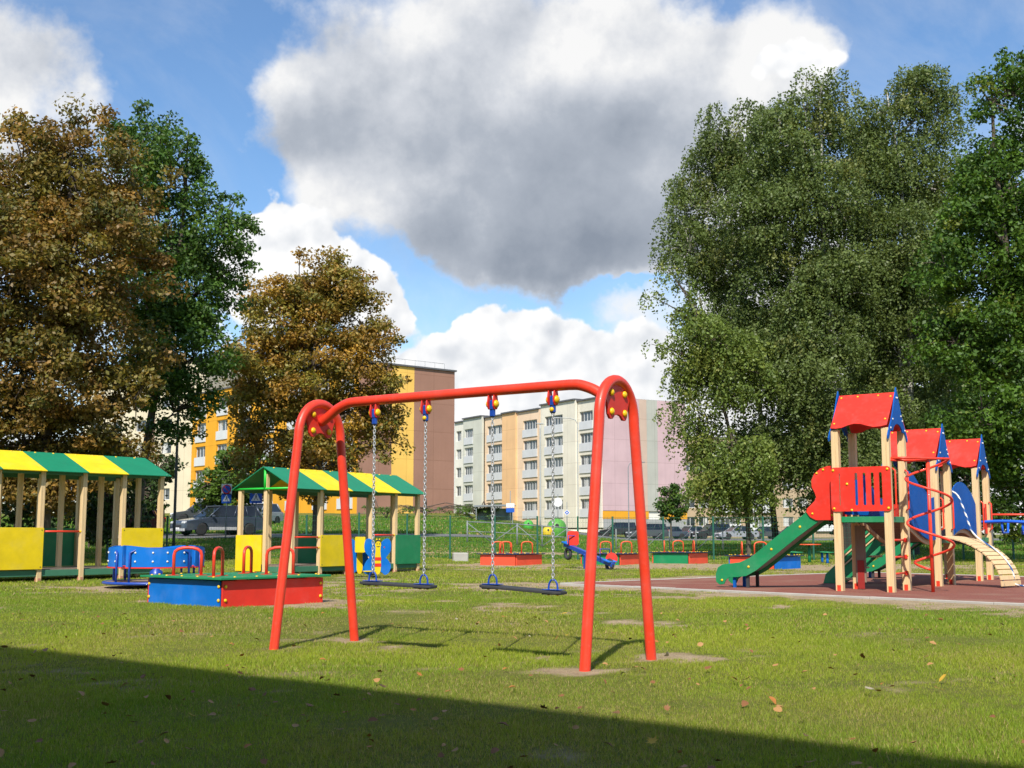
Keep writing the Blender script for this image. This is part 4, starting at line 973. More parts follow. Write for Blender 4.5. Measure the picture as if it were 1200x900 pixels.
# ---------------------------------------------------------------- seesaw
p0 = Vector((at(712, 34.0).x, 34.0, 0)); p1 = Vector((at(666, 35.8).x, 35.8, 0)); mid = (p0 + p1) / 2; dv = p1 - p0
ss = thing('seesaw', 'seesaw with a sloping blue beam, red end boards and tyre buffers', 'seesaw', (mid.x, mid.y, 0), math.atan2(dv.y, dv.x)); hl = dv.length / 2 + .25
sl = .22; Ms = Matrix.Translation((0, 0, .42)) @ Matrix.Rotation(-sl, 4, 'Y')
MB().box((0, 0, 0), (2 * hl, .12, .12), Ms, ch=.01).link('beam', BLU_MET, ss)
for sg in (-1, 1):
    x = sg * (hl - .18); M_ = Ms @ frame((x, -.16, .07), (1, 0, 0), (0, 1, 0))
    MB().panel(rrect(-.16, 0, .16, .32, .04), .025, M_).link('seat', BLU, ss, .003)
    aw = -math.atan2(dv.y, dv.x); fx = Vector((math.cos(aw), math.sin(aw), 0)); pe = Ms @ Vector((x - .22, -.03, .06))
    if sg > 0: e = MB().panel(rrect(-.17, 0, .17, .42, .07), .025, frame(pe, fx, (0, 0, 1))).link('end_board', RED_BOARD, ss, .004)
    else: e = MB().panel(arc(0, .06, .17, 0, 2 * PI - .3, 18), .025, frame(Ms @ Vector((x + .08, -.12, .06)), fx, (0, 0, 1))).link('end_board', RED_BOARD, ss, .004)
    pc = Ms @ Vector((x - sg * .26, 0, .09))
    MB().tube([pc + Vector((0, -.16, 0)), pc + Vector((0, -.16, .26)), pc + Vector((0, .16, .26)), pc + Vector((0, .16, 0))], .016, 6).link('handle', BLU_MET, ss)
    q = Ms @ Vector((x, 0, 0)); zt = max(.16, q.z - .22)
    MB().tube([(q.x + .14 * math.cos(2 * PI * k / 16), 0, zt - .02 + .14 * math.sin(2 * PI * k / 16)) for k in range(16)], .05, 8, closed=True).link('tyre_buffer', BLK, ss)
MB().box((0, .12, .2), (.08, .05, .44)).box((0, -.12, .2), (.08, .05, .44)).tube([(0, -.16, .40), (0, .16, .40)], .03, 8).link('stand', BLU_MET, ss)
# ---------------------------------------------------------------- play table with stools
c = foot(945, 42.5); tb = thing('play_table', 'small play table with an orange top and green stools beyond the slide', 'play table', c, .3)
MB().lathe([(.40, .62), (.42, .625), (.42, .65), (.40, .655)], 20).link('tabletop', ORANGE_PAINT, tb); MB().lathe([(.06, -.05), (.05, .62)], 10).link('leg', GRN, tb)
for k in range(4):
    a = k * PI / 2 + .4; x, y = .75 * math.cos(a), .75 * math.sin(a)
    s_ = MB().lathe([(.23, .36), (.24, .365), (.24, .385), (.22, .39)], 16, Matrix.Translation((x, y, 0))).link('stool', GRN, tb); MB().lathe([(.05, -.05), (.04, .36)], 8, Matrix.Translation((x, y, 0))).link('stool_leg', BLU, s_)
# ---------------------------------------------------------------- red horizontal bar at the far right edge
a, b_ = at(1158, 34, z=1.55), at(1262, 34, z=1.55); hb = thing('exercise_bar', 'red horizontal bar on posts at the right edge beyond the blue arch', 'bar', (a.x, a.y, 0))
ln = b_.x - a.x
MB().tube([(0, 0, 1.55), (ln, 0, 1.55)], .03, 10).link('bar', RED, hb)
for x in (.0, ln): MB().tube([(x, 0, -.1), (x, 0, 1.55)], .035, 10).link('post', DARKMET, hb)
# ================================================================ PLAY TOWER (three roofed platforms in a row)
TU = Vector((.822, -.569, 0)); TV = Vector((.569, .822, 0)); TS = .883; TA = Vector((5.67, 20.9, zr))
tw = thing('play_tower', 'three roofed play towers with red roofs, a green slide and blue bridges', 'play tower', TA, math.atan2(TU.y, TU.x))
# local axes: X along TU (to the right, nearer), Y along TV (away)
OFF = (0.0, TS + 2.0, 2 * TS + 4.2); DZ = (0.0, -.42, -.42); DECK = (1.27, .90, .90)
def roof(y0, dz):
    zr_, ze_ = 3.42 + dz, 2.80 + dz; ym = y0 + TS / 2; hw = TS / 2 + .09
    for sg in (-1, 1):
        e = Vector((-.05, ym + sg * hw, ze_)); r = Vector((-.05, ym + sg * .006, zr_)); sl = r - e; W = TS + .10; H = sl.length
        x0 = 0
        low = [(0, .0), (.10, -.015), (.20, 0.0), (.29, .05), (.40, .085), (.52, .07), (.64, .02), (.76, -.02), (.88, -.01), (W, .02)]
        pts = low + [(W, H), (0, H)]
        M = frame(e, (1, 0, 0), sl)
        if sg > 0: pts = [(W - a, b) for a, b in pts][::-1]; M = frame(e + Vector((W, 0, 0)), (-1, 0, 0), sl)
        p = MB().panel(pts, .018, M).link('roof_panel', RED_BOARD, tw, .003)
        if sg < 0:
            for (qx, qz) in ((.05, .1), (.05, H - .07), (W * .35, H - .06), (W * .72, H - .06), (W - .05, H - .1), (W - .05, .16)): bolt(p, M @ Vector((qx, qz, .018)), M.to_3x3() @ Vector((0, 0, 1)), YCAP, .02)
    go = [(0, 3.52), (.10, 3.34), (.22, 3.10), (.35, 2.90), (.50, 2.74), (.565, 2.64), (.55, 2.58), (.50, 2.60), (.44, 2.68), (.36, 2.75), (.30, 2.73)]
    arch_ = [(.27 * math.cos(t), 2.70 + .17 * math.sin(t)) for t in (PI * k / 12 for k in range(1, 12))]
    out_ = [(a, b + dz) for a, b in go] + [(a, b + dz) for a, b in arch_] + [(-a, b + dz) for a, b in go[::-1][:-1]]
    for x in (-.095, TS + .055):
        g = MB().panel(out_, .022, frame((x, ym, 0), (0, 1, 0), (0, 0, 1))).link('gable_panel', BLU_DEEP, tw, .003)
        sgn = 1 if x > 0 else -1
        for (qy, qz) in ((0.03, 3.33), (-.03, 3.33), (.27, 2.94), (-.27, 2.94), (.40, 2.78), (-.40, 2.78), (.2, 3.02)): bolt(g, (x + (.022 if sgn > 0 else 0), ym + qy, qz + dz), (sgn, 0, 0), WCAP, .019)
for k in range(3):
    y0 = OFF[k]
    for (x, y) in ((0, y0), (0, y0 + TS), (TS, y0), (TS, y0 + TS)): post(tw, x, y, -.03, 2.78 + DZ[k], .125, RED, .11)
    roof(y0, DZ[k])
    z = DECK[k]
    mb = MB()
    for q in range(6): mb.box((TS / 2, y0 + .075 + (TS - .15) * (q + .5) / 6, z - .018), (TS - .01, (TS - .15) / 6 - .006, .034))
    mb.link('deck', DECKW, tw)
    for (cx, cy, sx, sy) in ((TS / 2, y0, TS - .13, .05), (TS / 2, y0 + TS, TS - .13, .05), (0, y0 + TS / 2, .05, TS - .13), (TS, y0 + TS / 2, .05, TS - .13)):
        MB().box((cx, cy, z - .05), (sx, sy, .10), ch=.006).link('deck_beam', GRN, tw)
# railing with slots, camera side of the first tower
W = TS + .16; H = .76
sl = [rrect(W * f - w / 2, .10, W * f + w / 2, H - .10, w / 2.1, 3) for f, w in ((.15, .018), (.43, .05), (.565, .05), (.70, .05), (.835, .05))]
rp = MB().panel(rrect(0, 0, W, H, .06), .02, frame((-.08, -.068, 1.36), (1, 0, 0), (0, 0, 1)), sl).link('railing_panel', RED_BOARD, tw)
for (qx, qz) in ((.05, .05), (W - .05, .05), (.05, H - .05), (W - .05, H - .05), (.29, .47), (.36, .02)): bolt(rp, (-.08 + qx, -.09, 1.36 + qz), (0, -1, 0), YCAP, .024)
# a second, blue board on the far side with slots
sl = [rrect(.16 * q + .08, .10, .16 * q + .14, .5, .025, 3) for q in range(4)]
MB().panel(rrect(0, 0, TS * .78, .62, .05), .02, frame((.02, .26, 1.31), (.3, .95, 0), (0, 0, 1)), sl).link('inner_panel', BLU_DEEP, tw)
# slides
def slide(y0, zd, k, lab=None):
    """green slide leaving over the -X side; k scales the run"""
    f = zd / 1.27
    top = [(.50, 1.45), (1.0, 1.08), (1.45, .74), (1.72, .545), (1.92, .46), (2.12, .435), (2.26, .42), (2.36, .36), (2.405, .24), (2.40, .10), (2.33, .045), (2.24, .06), (2.20, .14), (2.13, .185), (1.98, .19), (1.80, .215), (1.60, .32), (1.20, .62), (.8, .92), (.42, 1.18)]
    top = [(a * k, b * f) for a, b in top]; top = [(-a, b) for a, b in top]
    cheek = [(-.06, 2.16), (-.20, 2.165), (-.34, 2.12), (-.45, 2.03), (-.505, 1.92), (-.50, 1.80), (-.45, 1.70), (-.425, 1.62), (-.46, 1.55), (-.60, 1.42), (-.615, 1.36), (-.55, 1.27), (-.44, 1.215), (-.06, 1.215)]
    cheek = [(a, b + (zd - 1.27)) for a, b in cheek]
    r = thing_part('slide')
    for y in (.16, .70):
        M = frame((0, y0 + y, 0), (1, 0, 0), (0, 0, 1)); b = MB().panel(top, .024, M).link('slide_side', GRN, r, .003)
        if y < .3:
            for (qx, qz) in ((.75, 1.10), (1.3, .70), (1.75, .38), (2.28, .13)): bolt(b, (-qx * k, y0 + y - .024, qz * f), (0, -1, 0), YCAP, .024)
        cpan = MB().panel(cheek, .024, frame((0, y0 + y - .03 if y < .3 else y0 + y + .03, 0), (1, 0, 0), (0, 0, 1))).link('slide_gate', RED_BOARD, r, .004)
        if y < .3:
            for (qx, qz) in ((-.40, 2.04), (-.28, 2.10), (-.14, 1.30), (-.50, 1.33)): bolt(cpan, (qx, y0 + y - .056, qz + zd - 1.27), (0, -1, 0), YCAP, .022)
    ch = [(.02, 1.27), (.40, 1.27), (.60, 1.16), (1.0, .86), (1.45, .53), (1.75, .33), (1.95, .285), (2.15, .27), (2.22, .24)]
    ch = smooth_path([(-a * k, 0, b * f) for a, b in ch], 4); vs = []; fs = []
    for i, q in enumerate(ch):
        for (yy, dz_) in ((.165, 0), (.675, 0), (.675, -.02), (.165, -.02)): vs.append((q.x, y0 + yy, q.z + dz_))
    for i in range(len(ch) - 1):
        for j in range(4): fs.append((i * 4 + j, i * 4 + (j + 1) % 4, i * 4 + 4 + (j + 1) % 4, i * 4 + 4 + j))
    MB().add(vs, fs).link('chute', STEEL, r)
    for (fx, fm) in ((-2.06, BLU_DEEP), (-1.80, BLK)):
        for fy in (.21, .64): MB().box((fx * k, y0 + fy, .13), (.05, .05, .28)).link('slide_foot', fm, r)
def thing_part(name):
    o = bpy.data.objects.new(name, None); COL.objects.link(o); o.empty_display_size = .1; o.parent = tw; return o
slide(0, 1.27, 1.0)
slide(OFF[2], .90, .8)
# stairs on the middle platform: green strings, pine treads
st = thing_part('stairs')
for y in (OFF[1] + .12, OFF[1] + .72):
    MB().panel([(-.05, .92), (-.05, 1.28), (-.20, 1.22), (-1.35, .18), (-1.40, .0), (-1.15, .0), (-.95, .12)], .03, frame((0, y, 0), (1, 0, 0), (0, 0, 1))).link('stair_string', GRN, st, .003)
for q in range(4): MB().box((-.22 - q * .27, OFF[1] + .405, .76 - q * .225), (.22, .535, .035), ch=.004).link('tread', WOOD, st)
for q, (wd_, mt_) in enumerate(((.10, GRN), (.055, WOOD), (.10, GRN), (.055, WOOD))):
    zz = 1.44 - .085 * q; MB().panel([(-.02, zz - wd_ * .6), (-.02, zz), (-.95, zz - .80), (-.95, zz - .80 - wd_ * .6)], .02, frame((0, OFF[1] + .085, 0), (1, 0, 0), (0, 0, 1))).link('stair_board', mt_, st)
# play board standing under the first platform
pb = MB().box((.12, TS - .12, .62), (.18, .03, 1.0), ch=.004).link('play_board', DECKW, tw); MB().box((.12, TS - .138, .26), (.12, .01, .50)).link('board_inset', DARKRED, pb)
# bridges
def ramp_z(f, kind): 
    if kind == 0: s = f * f * (3 - 2 * f); return 1.25 + (.90 - 1.25) * s - .10 * math.sin(PI * f)
    return .88 + .22 * math.sin(PI * f) ** .9
for kind, (y0, y1) in enumerate(((TS, TS + 2.0), (2 * TS + 2.0, 2 * TS + 4.2))):
    br = thing_part('bridge'); n = 20; y0 += .03; y1 -= .03
    for x in (.05, TS - .08):
        vs = [(y0 + (y1 - y0) * i / n, ramp_z(i / n, kind)) for i in range(n + 1)]; lo = [(a, b - .10) for a, b in vs][::-1]
        MB().panel([(a, b) for a, b in vs + lo], .03, frame((x, 0, 0), (0, 1, 0), (0, 0, 1))).link('bridge_string', PLY, br)
    mb = MB(); m_ = 14
    for i in range(m_):
        f = (i + .5) / m_; f0, f1 = i / m_, (i + 1) / m_; dy = (y1 - y0) / m_; dz_ = ramp_z(f1, kind) - ramp_z(f0, kind)
        mb.box((0, 0, 0), (TS - .24, dy - .008, .03), Matrix.Translation((TS / 2, y0 + dy * (i + .5), ramp_z(f, kind) - .035)) @ Matrix.Rotation(math.atan2(dz_, dy), 4, 'X'))
    mb.link('bridge_deck', DECKW, br)
    for x in (-.012, TS - .012):
        mb = MB(); nb_ = 8; wd = (y1 - y0 - .16) / nb_
        for i in range(nb_):
            ya, yb = y0 + .08 + wd * i + .003, y0 + .08 + wd * (i + 1) - .003
            def topz(y):
                f = (y - y0) / (y1 - y0)
                if kind == 0: return 2.10 - .42 * f + .10 * math.sin(PI * 2 * f) - .05 * math.sin(PI * f)
                return 1.50 + .52 * math.sin(PI * min(1, max(0, f)) ** .85) ** .75
            def botz(y):
                f = (y - y0) / (y1 - y0); return ramp_z(f, kind) - .02
            pts = [(ya, botz(ya)), (yb, botz(yb))] + [(yb + (ya - yb) * q / 4, topz(yb + (ya - yb) * q / 4)) for q in range(5)]
            mb.panel(pts, .02, frame((x, 0, 0), (0, 1, 0), (0, 0, 1)))
        mb.link('bridge_panel', BLU_DEEP, br)
# ladder rungs between the right-hand posts of the first tower
for z in (.30, .58, .87):
    r_ = MB().tube([(TS, .06, z), (TS, TS - .06, z)], .018, 8).link('rung', RED, tw)
    for y in (.075, TS - .075):
        MB().box((TS + .02, y, z), (.05, .03, .07), ch=.004).link('rung_bracket', RED_BOARD, r_); bolt(r_, (TS + .045, y, z + .02), (1, 0, 0), YCAP, .016)
for y in (.085, TS - .085):
    MB().tube([(TS + .062, y, 1.38), (TS + .11, y, 1.42), (TS + .11, y, 2.05), (TS + .062, y, 2.09)], .016, 8).link('grab_handle', RED, tw)
# spiral climbing pole
pc = Vector((TS + .56, TS / 2, 0)); sp_ = thing_part('spiral_climber')
MB().tube([(pc.x, pc.y, -.05), (pc.x, pc.y, 2.27)], .03, 12).link('pole', RED, sp_)
ang0 = -math.atan2(TU.y, TU.x)            # local direction of world +X
R_ = .37; pts = []
for k in range(121):
    f = k / 120; a = ang0 + 2 * PI * 2.5 * f; r = R_ if f < .93 else R_ * (1 - (f - .93) / .07) + .02
    pts.append((pc.x + r * math.cos(a), pc.y + r * math.sin(a), 2.25 - 1.88 * f))
lead = [(TS + .03, .03, 2.26), (TS + .30, .10, 2.26)]
MB().tube([Vector(q) for q in lead] + [Vector(q) for q in pts], .021, 8).link('spiral_rail', RED, sp_)
MB().tube([(TS + .03, TS - .03, 2.25), (pc.x, pc.y, 2.25)], .02, 8).tube([(TS + .03, .0, 2.225), (pc.x, pc.y, 2.225)], .02, 8).link('top_bar', RED, sp_)
# arched slatted climber from the middle platform
ac = thing_part('arched_climber'); y0 = OFF[1]
def arcp(f, top=.90, run=1.24): a = f * PI / 2; return Vector((TS + .06 + run * math.sin(a) ** 1.12, 0, top * max(0, math.cos(a)) ** .92 + .02))
mb = MB(); n = 15
for i in range(n):
    a, b = arcp(i / n), arcp((i + 1) / n); m_ = (a + b) / 2; d = b - a
    mb.box((0, 0, 0), (d.length - .016, .70, .03), Matrix.Translation((m_.x, y0 + TS / 2, m_.z)) @ Matrix.Rotation(math.atan2(-d.z, d.x), 4, 'Y'), ch=.004)
mb.link('slats', WOOD, ac)
for y in (y0 + TS / 2 - .27, y0 + TS / 2 + .27):
    MB().tube([(q.x, y, q.z - .034) for q in (arcp(i / 24) for i in range(25))], .018, 8).link('side_rail', NAVY, ac)
m, nt = nm('striped_rope'); v = coords(nt); wv = N(nt, 'ShaderNodeTexWave', wave_type='BANDS', bands_direction='DIAGONAL'); wv.inputs['Scale'].default_value = 4.5; L(nt, v, wv.inputs[0])
c_ = ramp(nt, wv.outputs[0], [(.42, (.70, .70, .66)), (.55, (.02, .10, .30))]).outputs[0]; p = N(nt, 'ShaderNodeBsdfPrincipled'); L(nt, c_, p.inputs['Base Color']); p.inputs['Roughness'].default_value = .8; out(nt, p.outputs[0]); ROPE = m
yr = y0 + TS / 2 + .14
pts = [Vector((TS + .0, y0 + TS - .05, 1.80))] + [Vector((TS + .12 + .42 * f, yr + (.26 - .26 * f), 1.70 - .72 * f)) for f in (.0, .5, 1)] + [Vector((q.x, yr, q.z + .045)) for q in (arcp(i / 12) for i in range(6, 13))] + [Vector((TS + 1.55, yr - .02, .03)), Vector((TS + 1.9, yr + .05, .025)), Vector((TS + 2.1, yr + .02, .025))]
MB().tube(smooth_path(pts, 5), .017, 7).link('rope', ROPE, ac)
pv = Vector((TS, y0 + TS / 2, 0)); be = -.26; ac.rotation_euler = (0, 0, be); ac.location = pv - Matrix.Rotation(be, 3, 'Z') @ pv
# blue arched ladder from the last platform
al = thing_part('arched_ladder'); y0 = OFF[2]
def al_p(f): a = f * PI / 2; return Vector((TS + .02 + 2.3 * math.sin(a), 0, 1.22 * math.cos(a) ** .8 + .10 * math.sin(PI * f)))
for y in (y0 + .12, y0 + TS - .12):
    MB().tube([(q.x, y, q.z) for q in (al_p(i / 24) for i in range(25))], .032, 8).link('side_rail', BLU_BR, al)
for i in range(1, 8):
    q = al_p(i / 8.3); q2 = al_p(i / 8.3 + .02); d = (q2 - q).normalized(); nn = Vector((d.z, 0, -d.x)); nn = -nn if nn.z > 0 else nn
    MB().tube([(q.x, y0 + .14, q.z), (q.x + nn.x * .24, y0 + .20, q.z + nn.z * .24), (q.x + nn.x * .24, y0 + TS - .20, q.z + nn.z * .24), (q.x, y0 + TS - .14, q.z)], .024, 7).link('rung', BLU_BR, al)
# small red boards by the entrances
for (k, x, y, z0, z1) in ((1, .0, .44, .96, 1.55), (2, TS, .10, .98, 1.62), (2, TS, TS - .10, .98, 1.62)):
    MB().box((x, OFF[k] + y, (z0 + z1) / 2), (.02, .26 if k == 1 else .16, z1 - z0), ch=.004).link('guard_board', RED_BOARD, tw)
for k in (1, 2):
    for y in (.085, TS - .085): MB().tube([(TS + .062, OFF[k] + y, 1.05), (TS + .11, OFF[k] + y, 1.09), (TS + .11, OFF[k] + y, 1.62), (TS + .062, OFF[k] + y, 1.66)], .016, 8).link('grab_handle', RED, tw)
# ================================================================ BACKGROUND: fence, street, cars, buildings
# ---- green mesh fence
FY = 46.8
pxs = [-20, 60, 130, 199, 281, 361, 422, 478, 528, 580, 629.5, 676.5, 717, 776, 834, 892, 950, 1008, 1066, 1124, 1182, 1240]
a0 = at(pxs[0], FY); fe = thing('mesh_fence', 'dark green wire mesh fence on slim posts across the back of the playground', 'fence', (a0.x, FY, 0))
prev = None
for px in pxs:
    x = at(px, FY).x; z = tz(x, FY); hgt = 1.68
    MB().box((x - a0.x, 0, z + hgt / 2 - .05), (.07, .07, hgt + .1), ch=.006).link('post', FENCE_GREEN, fe)
    if prev:
        x0, z0 = prev; mb = MB(); n = int((x - x0 - .1) / .10)
        for i in range(n):
            f = (i + .5) / n; xx = x0 + .05 + (x - x0 - .1) * f; zz = z0 + (z - z0) * f; mb.box((xx - a0.x, -.045, zz + .86), (.004, .004, 1.58))
        for k in range(9):
            zz = .08 + k * .195; v0, v1 = Vector((x0 - a0.x + .03, -.05, z0 + zz)), Vector((x - a0.x - .03, -.05, z + zz)); mb.tube([v0, v1], .003 if k % 4 else .005, 4, cap=False)
        mb.link('mesh_panel', FENCE_GREEN, fe)
    prev = (x, z)
# ---- grey railing beyond it
ra_, rb_ = at(548, 57), at(664, 57)
rl = thing('pipe_railing', 'low grey pipe railing with diagonal braces behind the wire fence', 'railing', (ra_.x, 57, 0)); n = 4
for i in range(n + 1):
    x = (rb_.x - ra_.x) * i / n; z = tz(ra_.x + x, 57); MB().tube([(x, 0, z - .1), (x, 0, z + 1.05)], .035, 8).link('post', GREYMET, rl)
    if i < n:
        x2 = (rb_.x - ra_.x) * (i + 1) / n; z2 = tz(ra_.x + x2, 57)
        MB().tube([(x, 0, z + 1.0), (x2, 0, z2 + 1.0)], .028, 8).tube([(x, 0, z + .55), (x2, 0, z2 + .55)], .02, 8).link('rail', GREYMET, rl)
        MB().tube([(x, 0, z + .05), (x2, 0, z2 + .95)] if i % 2 else [(x, 0, z + .95), (x2, 0, z2 + .05)], .02, 8).link('brace', GREYMET, rl)
rl2 = None
ra_, rb_ = at(690, 60), at(845, 60)
rl = thing('pipe_railing', 'grey pipe railing with diagonal braces on the grass below the car park', 'railing', (ra_.x, 60, 0)); n = 5
for i in range(n + 1):
    x = (rb_.x - ra_.x) * i / n; z = tz(ra_.x + x, 60); MB().tube([(x, 0, z - .1), (x, 0, z + 1.05)], .03, 8).link('post', GREYMET, rl)
    if i < n: MB().tube([(x, 0, z + .05), ((rb_.x - ra_.x) * (i + .8) / n, 0, z + .98)], .018, 8).link('brace', GREYMET, rl)
# concrete block at the mound
q = at(540, 44); bx = MB().box((0, 0, .14), (.55, .35, .34), ch=.03).link('concrete_block', M_CONC); bx.location = (q.x, 44, tz(q.x, 44)); bx.rotation_euler = (0, 0, .2)
label(bx, 'pale concrete block lying in the grass beside the fence', 'concrete block')
# ---- lamps
LGREY = paint('light_grey_metal', (.42, .43, .42), .5)
def lamp(lab, px, d, h, r, arm, mat):
    p = foot(px, d); t = thing('street_lamp', lab, 'street lamp', p)
    pts = [(0, 0, -.2), (0, 0, 1), (0, 0, h - .5)]
    if arm: pts += [(arm * .12, 0, h - .15), (arm * .4, 0, h), (arm, 0, h + .03)]
    else: pts += [(0, 0, h)]
    MB().tube(pts, [r * 1.2, r * 1.1] + [r * (.9 - .3 * i / len(pts)) for i in range(len(pts) - 2)], 9).link('pole', mat, t)
    MB().box((arm + (.25 if arm > 0 else -.25) if arm else 0, 0, h + .02), (.6, .22, .10), ch=.03).link('lamp_head', mat, t)
lamp('tall black lamp post in front of the cream and orange blocks', 207, 50, 8.0, .055, 0, DARKMET)
lamp('thin grey lamp post curving over before the pink gable', 736, 118, 7.6, .05, 1.1, GREYMET)
lamp('grey lamp post with a long arm before the cream facade', 677, 105, 10.2, .05, -1.6, LGREY)
lamp('plain straight grey pole before the peach facade', 633, 104, 9.0, .07, 0, LGREY)
# ---- road signs
def sign_pole(t, h, r=.03): MB().tube([(0, 0, -.2), (0, 0, h)], r, 8).link('pole', GREYMET, t)
SIGNB = paint('sign_blue', (.01, .10, .52), .4); SIGNR = paint('sign_red', (.62, .02, .03), .4); SIGNW = paint('sign_white', (.78, .78, .78), .45)
def face(t, z, kind, s, y=-.05):
    F_ = lambda dy: frame((0, y - dy, z), (1, 0, 0), (0, 0, 1))
    if kind == 'crossing':
        b = MB().panel(rrect(-s, -s, s, s, s * .12), .01, F_(0)).link('sign_plate', SIGNB, t)
        MB().panel([(-s * .78, -s * .62), (s * .78, -s * .62), (0, s * .80)], .006, F_(.010)).link('triangle', SIGNW, b)
        g = MB(); M_ = F_(.016)
        g.panel(arc(.02 * s, s * .38, s * .09, 0, 2 * PI - .4, 8), .004, M_)
        g.panel([(-s * .10, s * .26), (s * .12, s * .26), (s * .10, -s * .05), (-s * .08, -s * .05)], .004, M_)
        g.panel([(-s * .08, -s * .05), (.02 * s, -s * .05), (-s * .22, -s * .48), (-s * .32, -s * .46)], .004, M_); g.panel([(.03 * s, -s * .05), (s * .10, -s * .05), (s * .30, -s * .46), (s * .20, -s * .50)], .004, M_)
        g.link('walking_figure', BLK, b)
    elif kind == 'noparking':
        b = MB().panel(rrect(-s * 1.12, -s * 1.12, s * 1.12, s * 1.12, .03), .01, F_(0)).link('sign_plate', SIGNW, t)
        d = MB().panel(arc(0, 0, s, 0, 2 * PI * 23 / 24, 23), .006, F_(.010)).link('ring', SIGNR, b)
        MB().panel(arc(0, 0, s * .78, 0, 2 * PI * 23 / 24, 23), .006, F_(.016)).link('disc', SIGNB, d)
        MB().panel([(-s * .60, s * .48), (-s * .48, s * .60), (s * .60, -s * .48), (s * .48, -s * .60)], .005, F_(.022)).link('slash', SIGNR, d)
    elif kind == 'diamond':
        b = MB().panel([(0, -s), (s, 0), (0, s), (-s, 0)], .01, F_(0)).link('sign_plate', SIGNW, t)
        MB().panel([(0, -s * .72), (s * .72, 0), (0, s * .72), (-s * .72, 0)], .006, F_(.010)).link('blue_field', SIGNB, b)
        MB().panel([(0, -s * .3), (s * .3, 0), (0, s * .3), (-s * .3, 0)], .005, F_(.016)).link('white_field', SIGNW, b)
    elif kind == 'stop':
        MB().panel(rrect(-s, .02, s, s * 1.1, .03), .02, F_(0)).link('sign_plate', SIGNW, t); MB().panel(rrect(-s, -s * 1.1, s, -.02, .03), .02, F_(0)).link('sign_plate', SIGNB, t)
    elif kind == 'back': MB().panel(arc(0, 0, s, 0, 2 * PI * 15 / 16, 15), .01, F_(0)).link('sign_plate', SIGNW, t)
def sign(lab, px, d, items, h):
    p = foot(px, d); t = thing('road_sign', lab, 'road sign', p); sign_pole(t, h)
    for (py, kind, s) in items: face(t, EYE + (YH - py) / F * d - p.z, kind, s)
sign('pair of signs on one pole, round purple red one above a blue crossing sign', 267, 59, [(574, 'noparking', .23), (584.5, 'crossing', .24)], 2.75)
sign('single blue crossing sign behind the gable posts', 301.5, 62, [(583, 'crossing', .32)], 2.85)
sign('small blue and white diamond sign on a pole before the cream facade', 664, 98, [(601, 'diamond', .26)], 2.6)
sign('white round sign seen from behind beside a swing chain', 653.5, 90, [(589, 'back', .34)], 3.0)
sign('bus stop sign of one white and one blue plate', 598, 88, [(595.5, 'stop', .30)], 2.7)
# ---- bus shelter
p = foot(580, 95); bs = thing('bus_shelter', 'small grey bus shelter with a flat roof beside the bus stop sign', 'bus shelter', p)
GL = glass('shelter_glass', (.16, .19, .19), .1)
zt = EYE + (YH - 593) / F * 95 - p.z
MB().panel([(-1.7, zt - .12), (-1.62, zt + .02), (1.5, zt + .10), (1.7, zt - .02)], 1.5, frame((0, .75, 0), (1, 0, 0), (0, 0, 1))).link('roof', GREYMET, bs)
for x in (-1.45, 0, 1.4):
    for y in (-.6, .62): MB().box((x, y, zt / 2 - .1), (.07, .07, zt), ch=.01).link('post', GREYMET, bs)
MB().box((0, .66, zt * .5), (2.8, .02, zt * .7)).link('rear_pane', GL, bs); MB().box((0, .3, .48), (1.6, .4, .06), ch=.01).link('bench', DECKW, bs)
# ---- recycling bells
def bell(lab, px, d, s, mat):
    p = foot(px, d); t = thing('recycling_container', lab, 'recycling container', p)
    MB().lathe([(.72 * s, .0), (.78 * s, .1 * s), (.80 * s, .75 * s), (.74 * s, 1.05 * s), (.55 * s, 1.32 * s), (.25 * s, 1.47 * s), (.04 * s, 1.52 * s)], 18).link('body', mat, t)
    MB().tube([(-.1 * s, 0, 1.50 * s), (-.1 * s, 0, 1.66 * s), (.1 * s, 0, 1.66 * s), (.1 * s, 0, 1.50 * s)], .03, 6).link('lifting_eye', GREYMET, t)
    MB().lathe([(.15 * s, 0), (.15 * s, .03)], 12, Matrix.Translation((0, -.765 * s, .95 * s)) @ Matrix.Rotation(PI / 2, 4, 'X')).link('slot', BLK, t)
bell('light green bell shaped recycling container behind the railing', 652, 80, .82, paint('light_green_plastic', (.10, .34, .05), .45))
bell('yellow bell shaped recycling container beside the light green one', 642, 79, .45, paint('yellow_bin', (.75, .52, .03), .45))
bell('small bright green container in front of the low bush', 619, 90, .48, paint('bright_green_bin', (.08, .42, .05), .45))
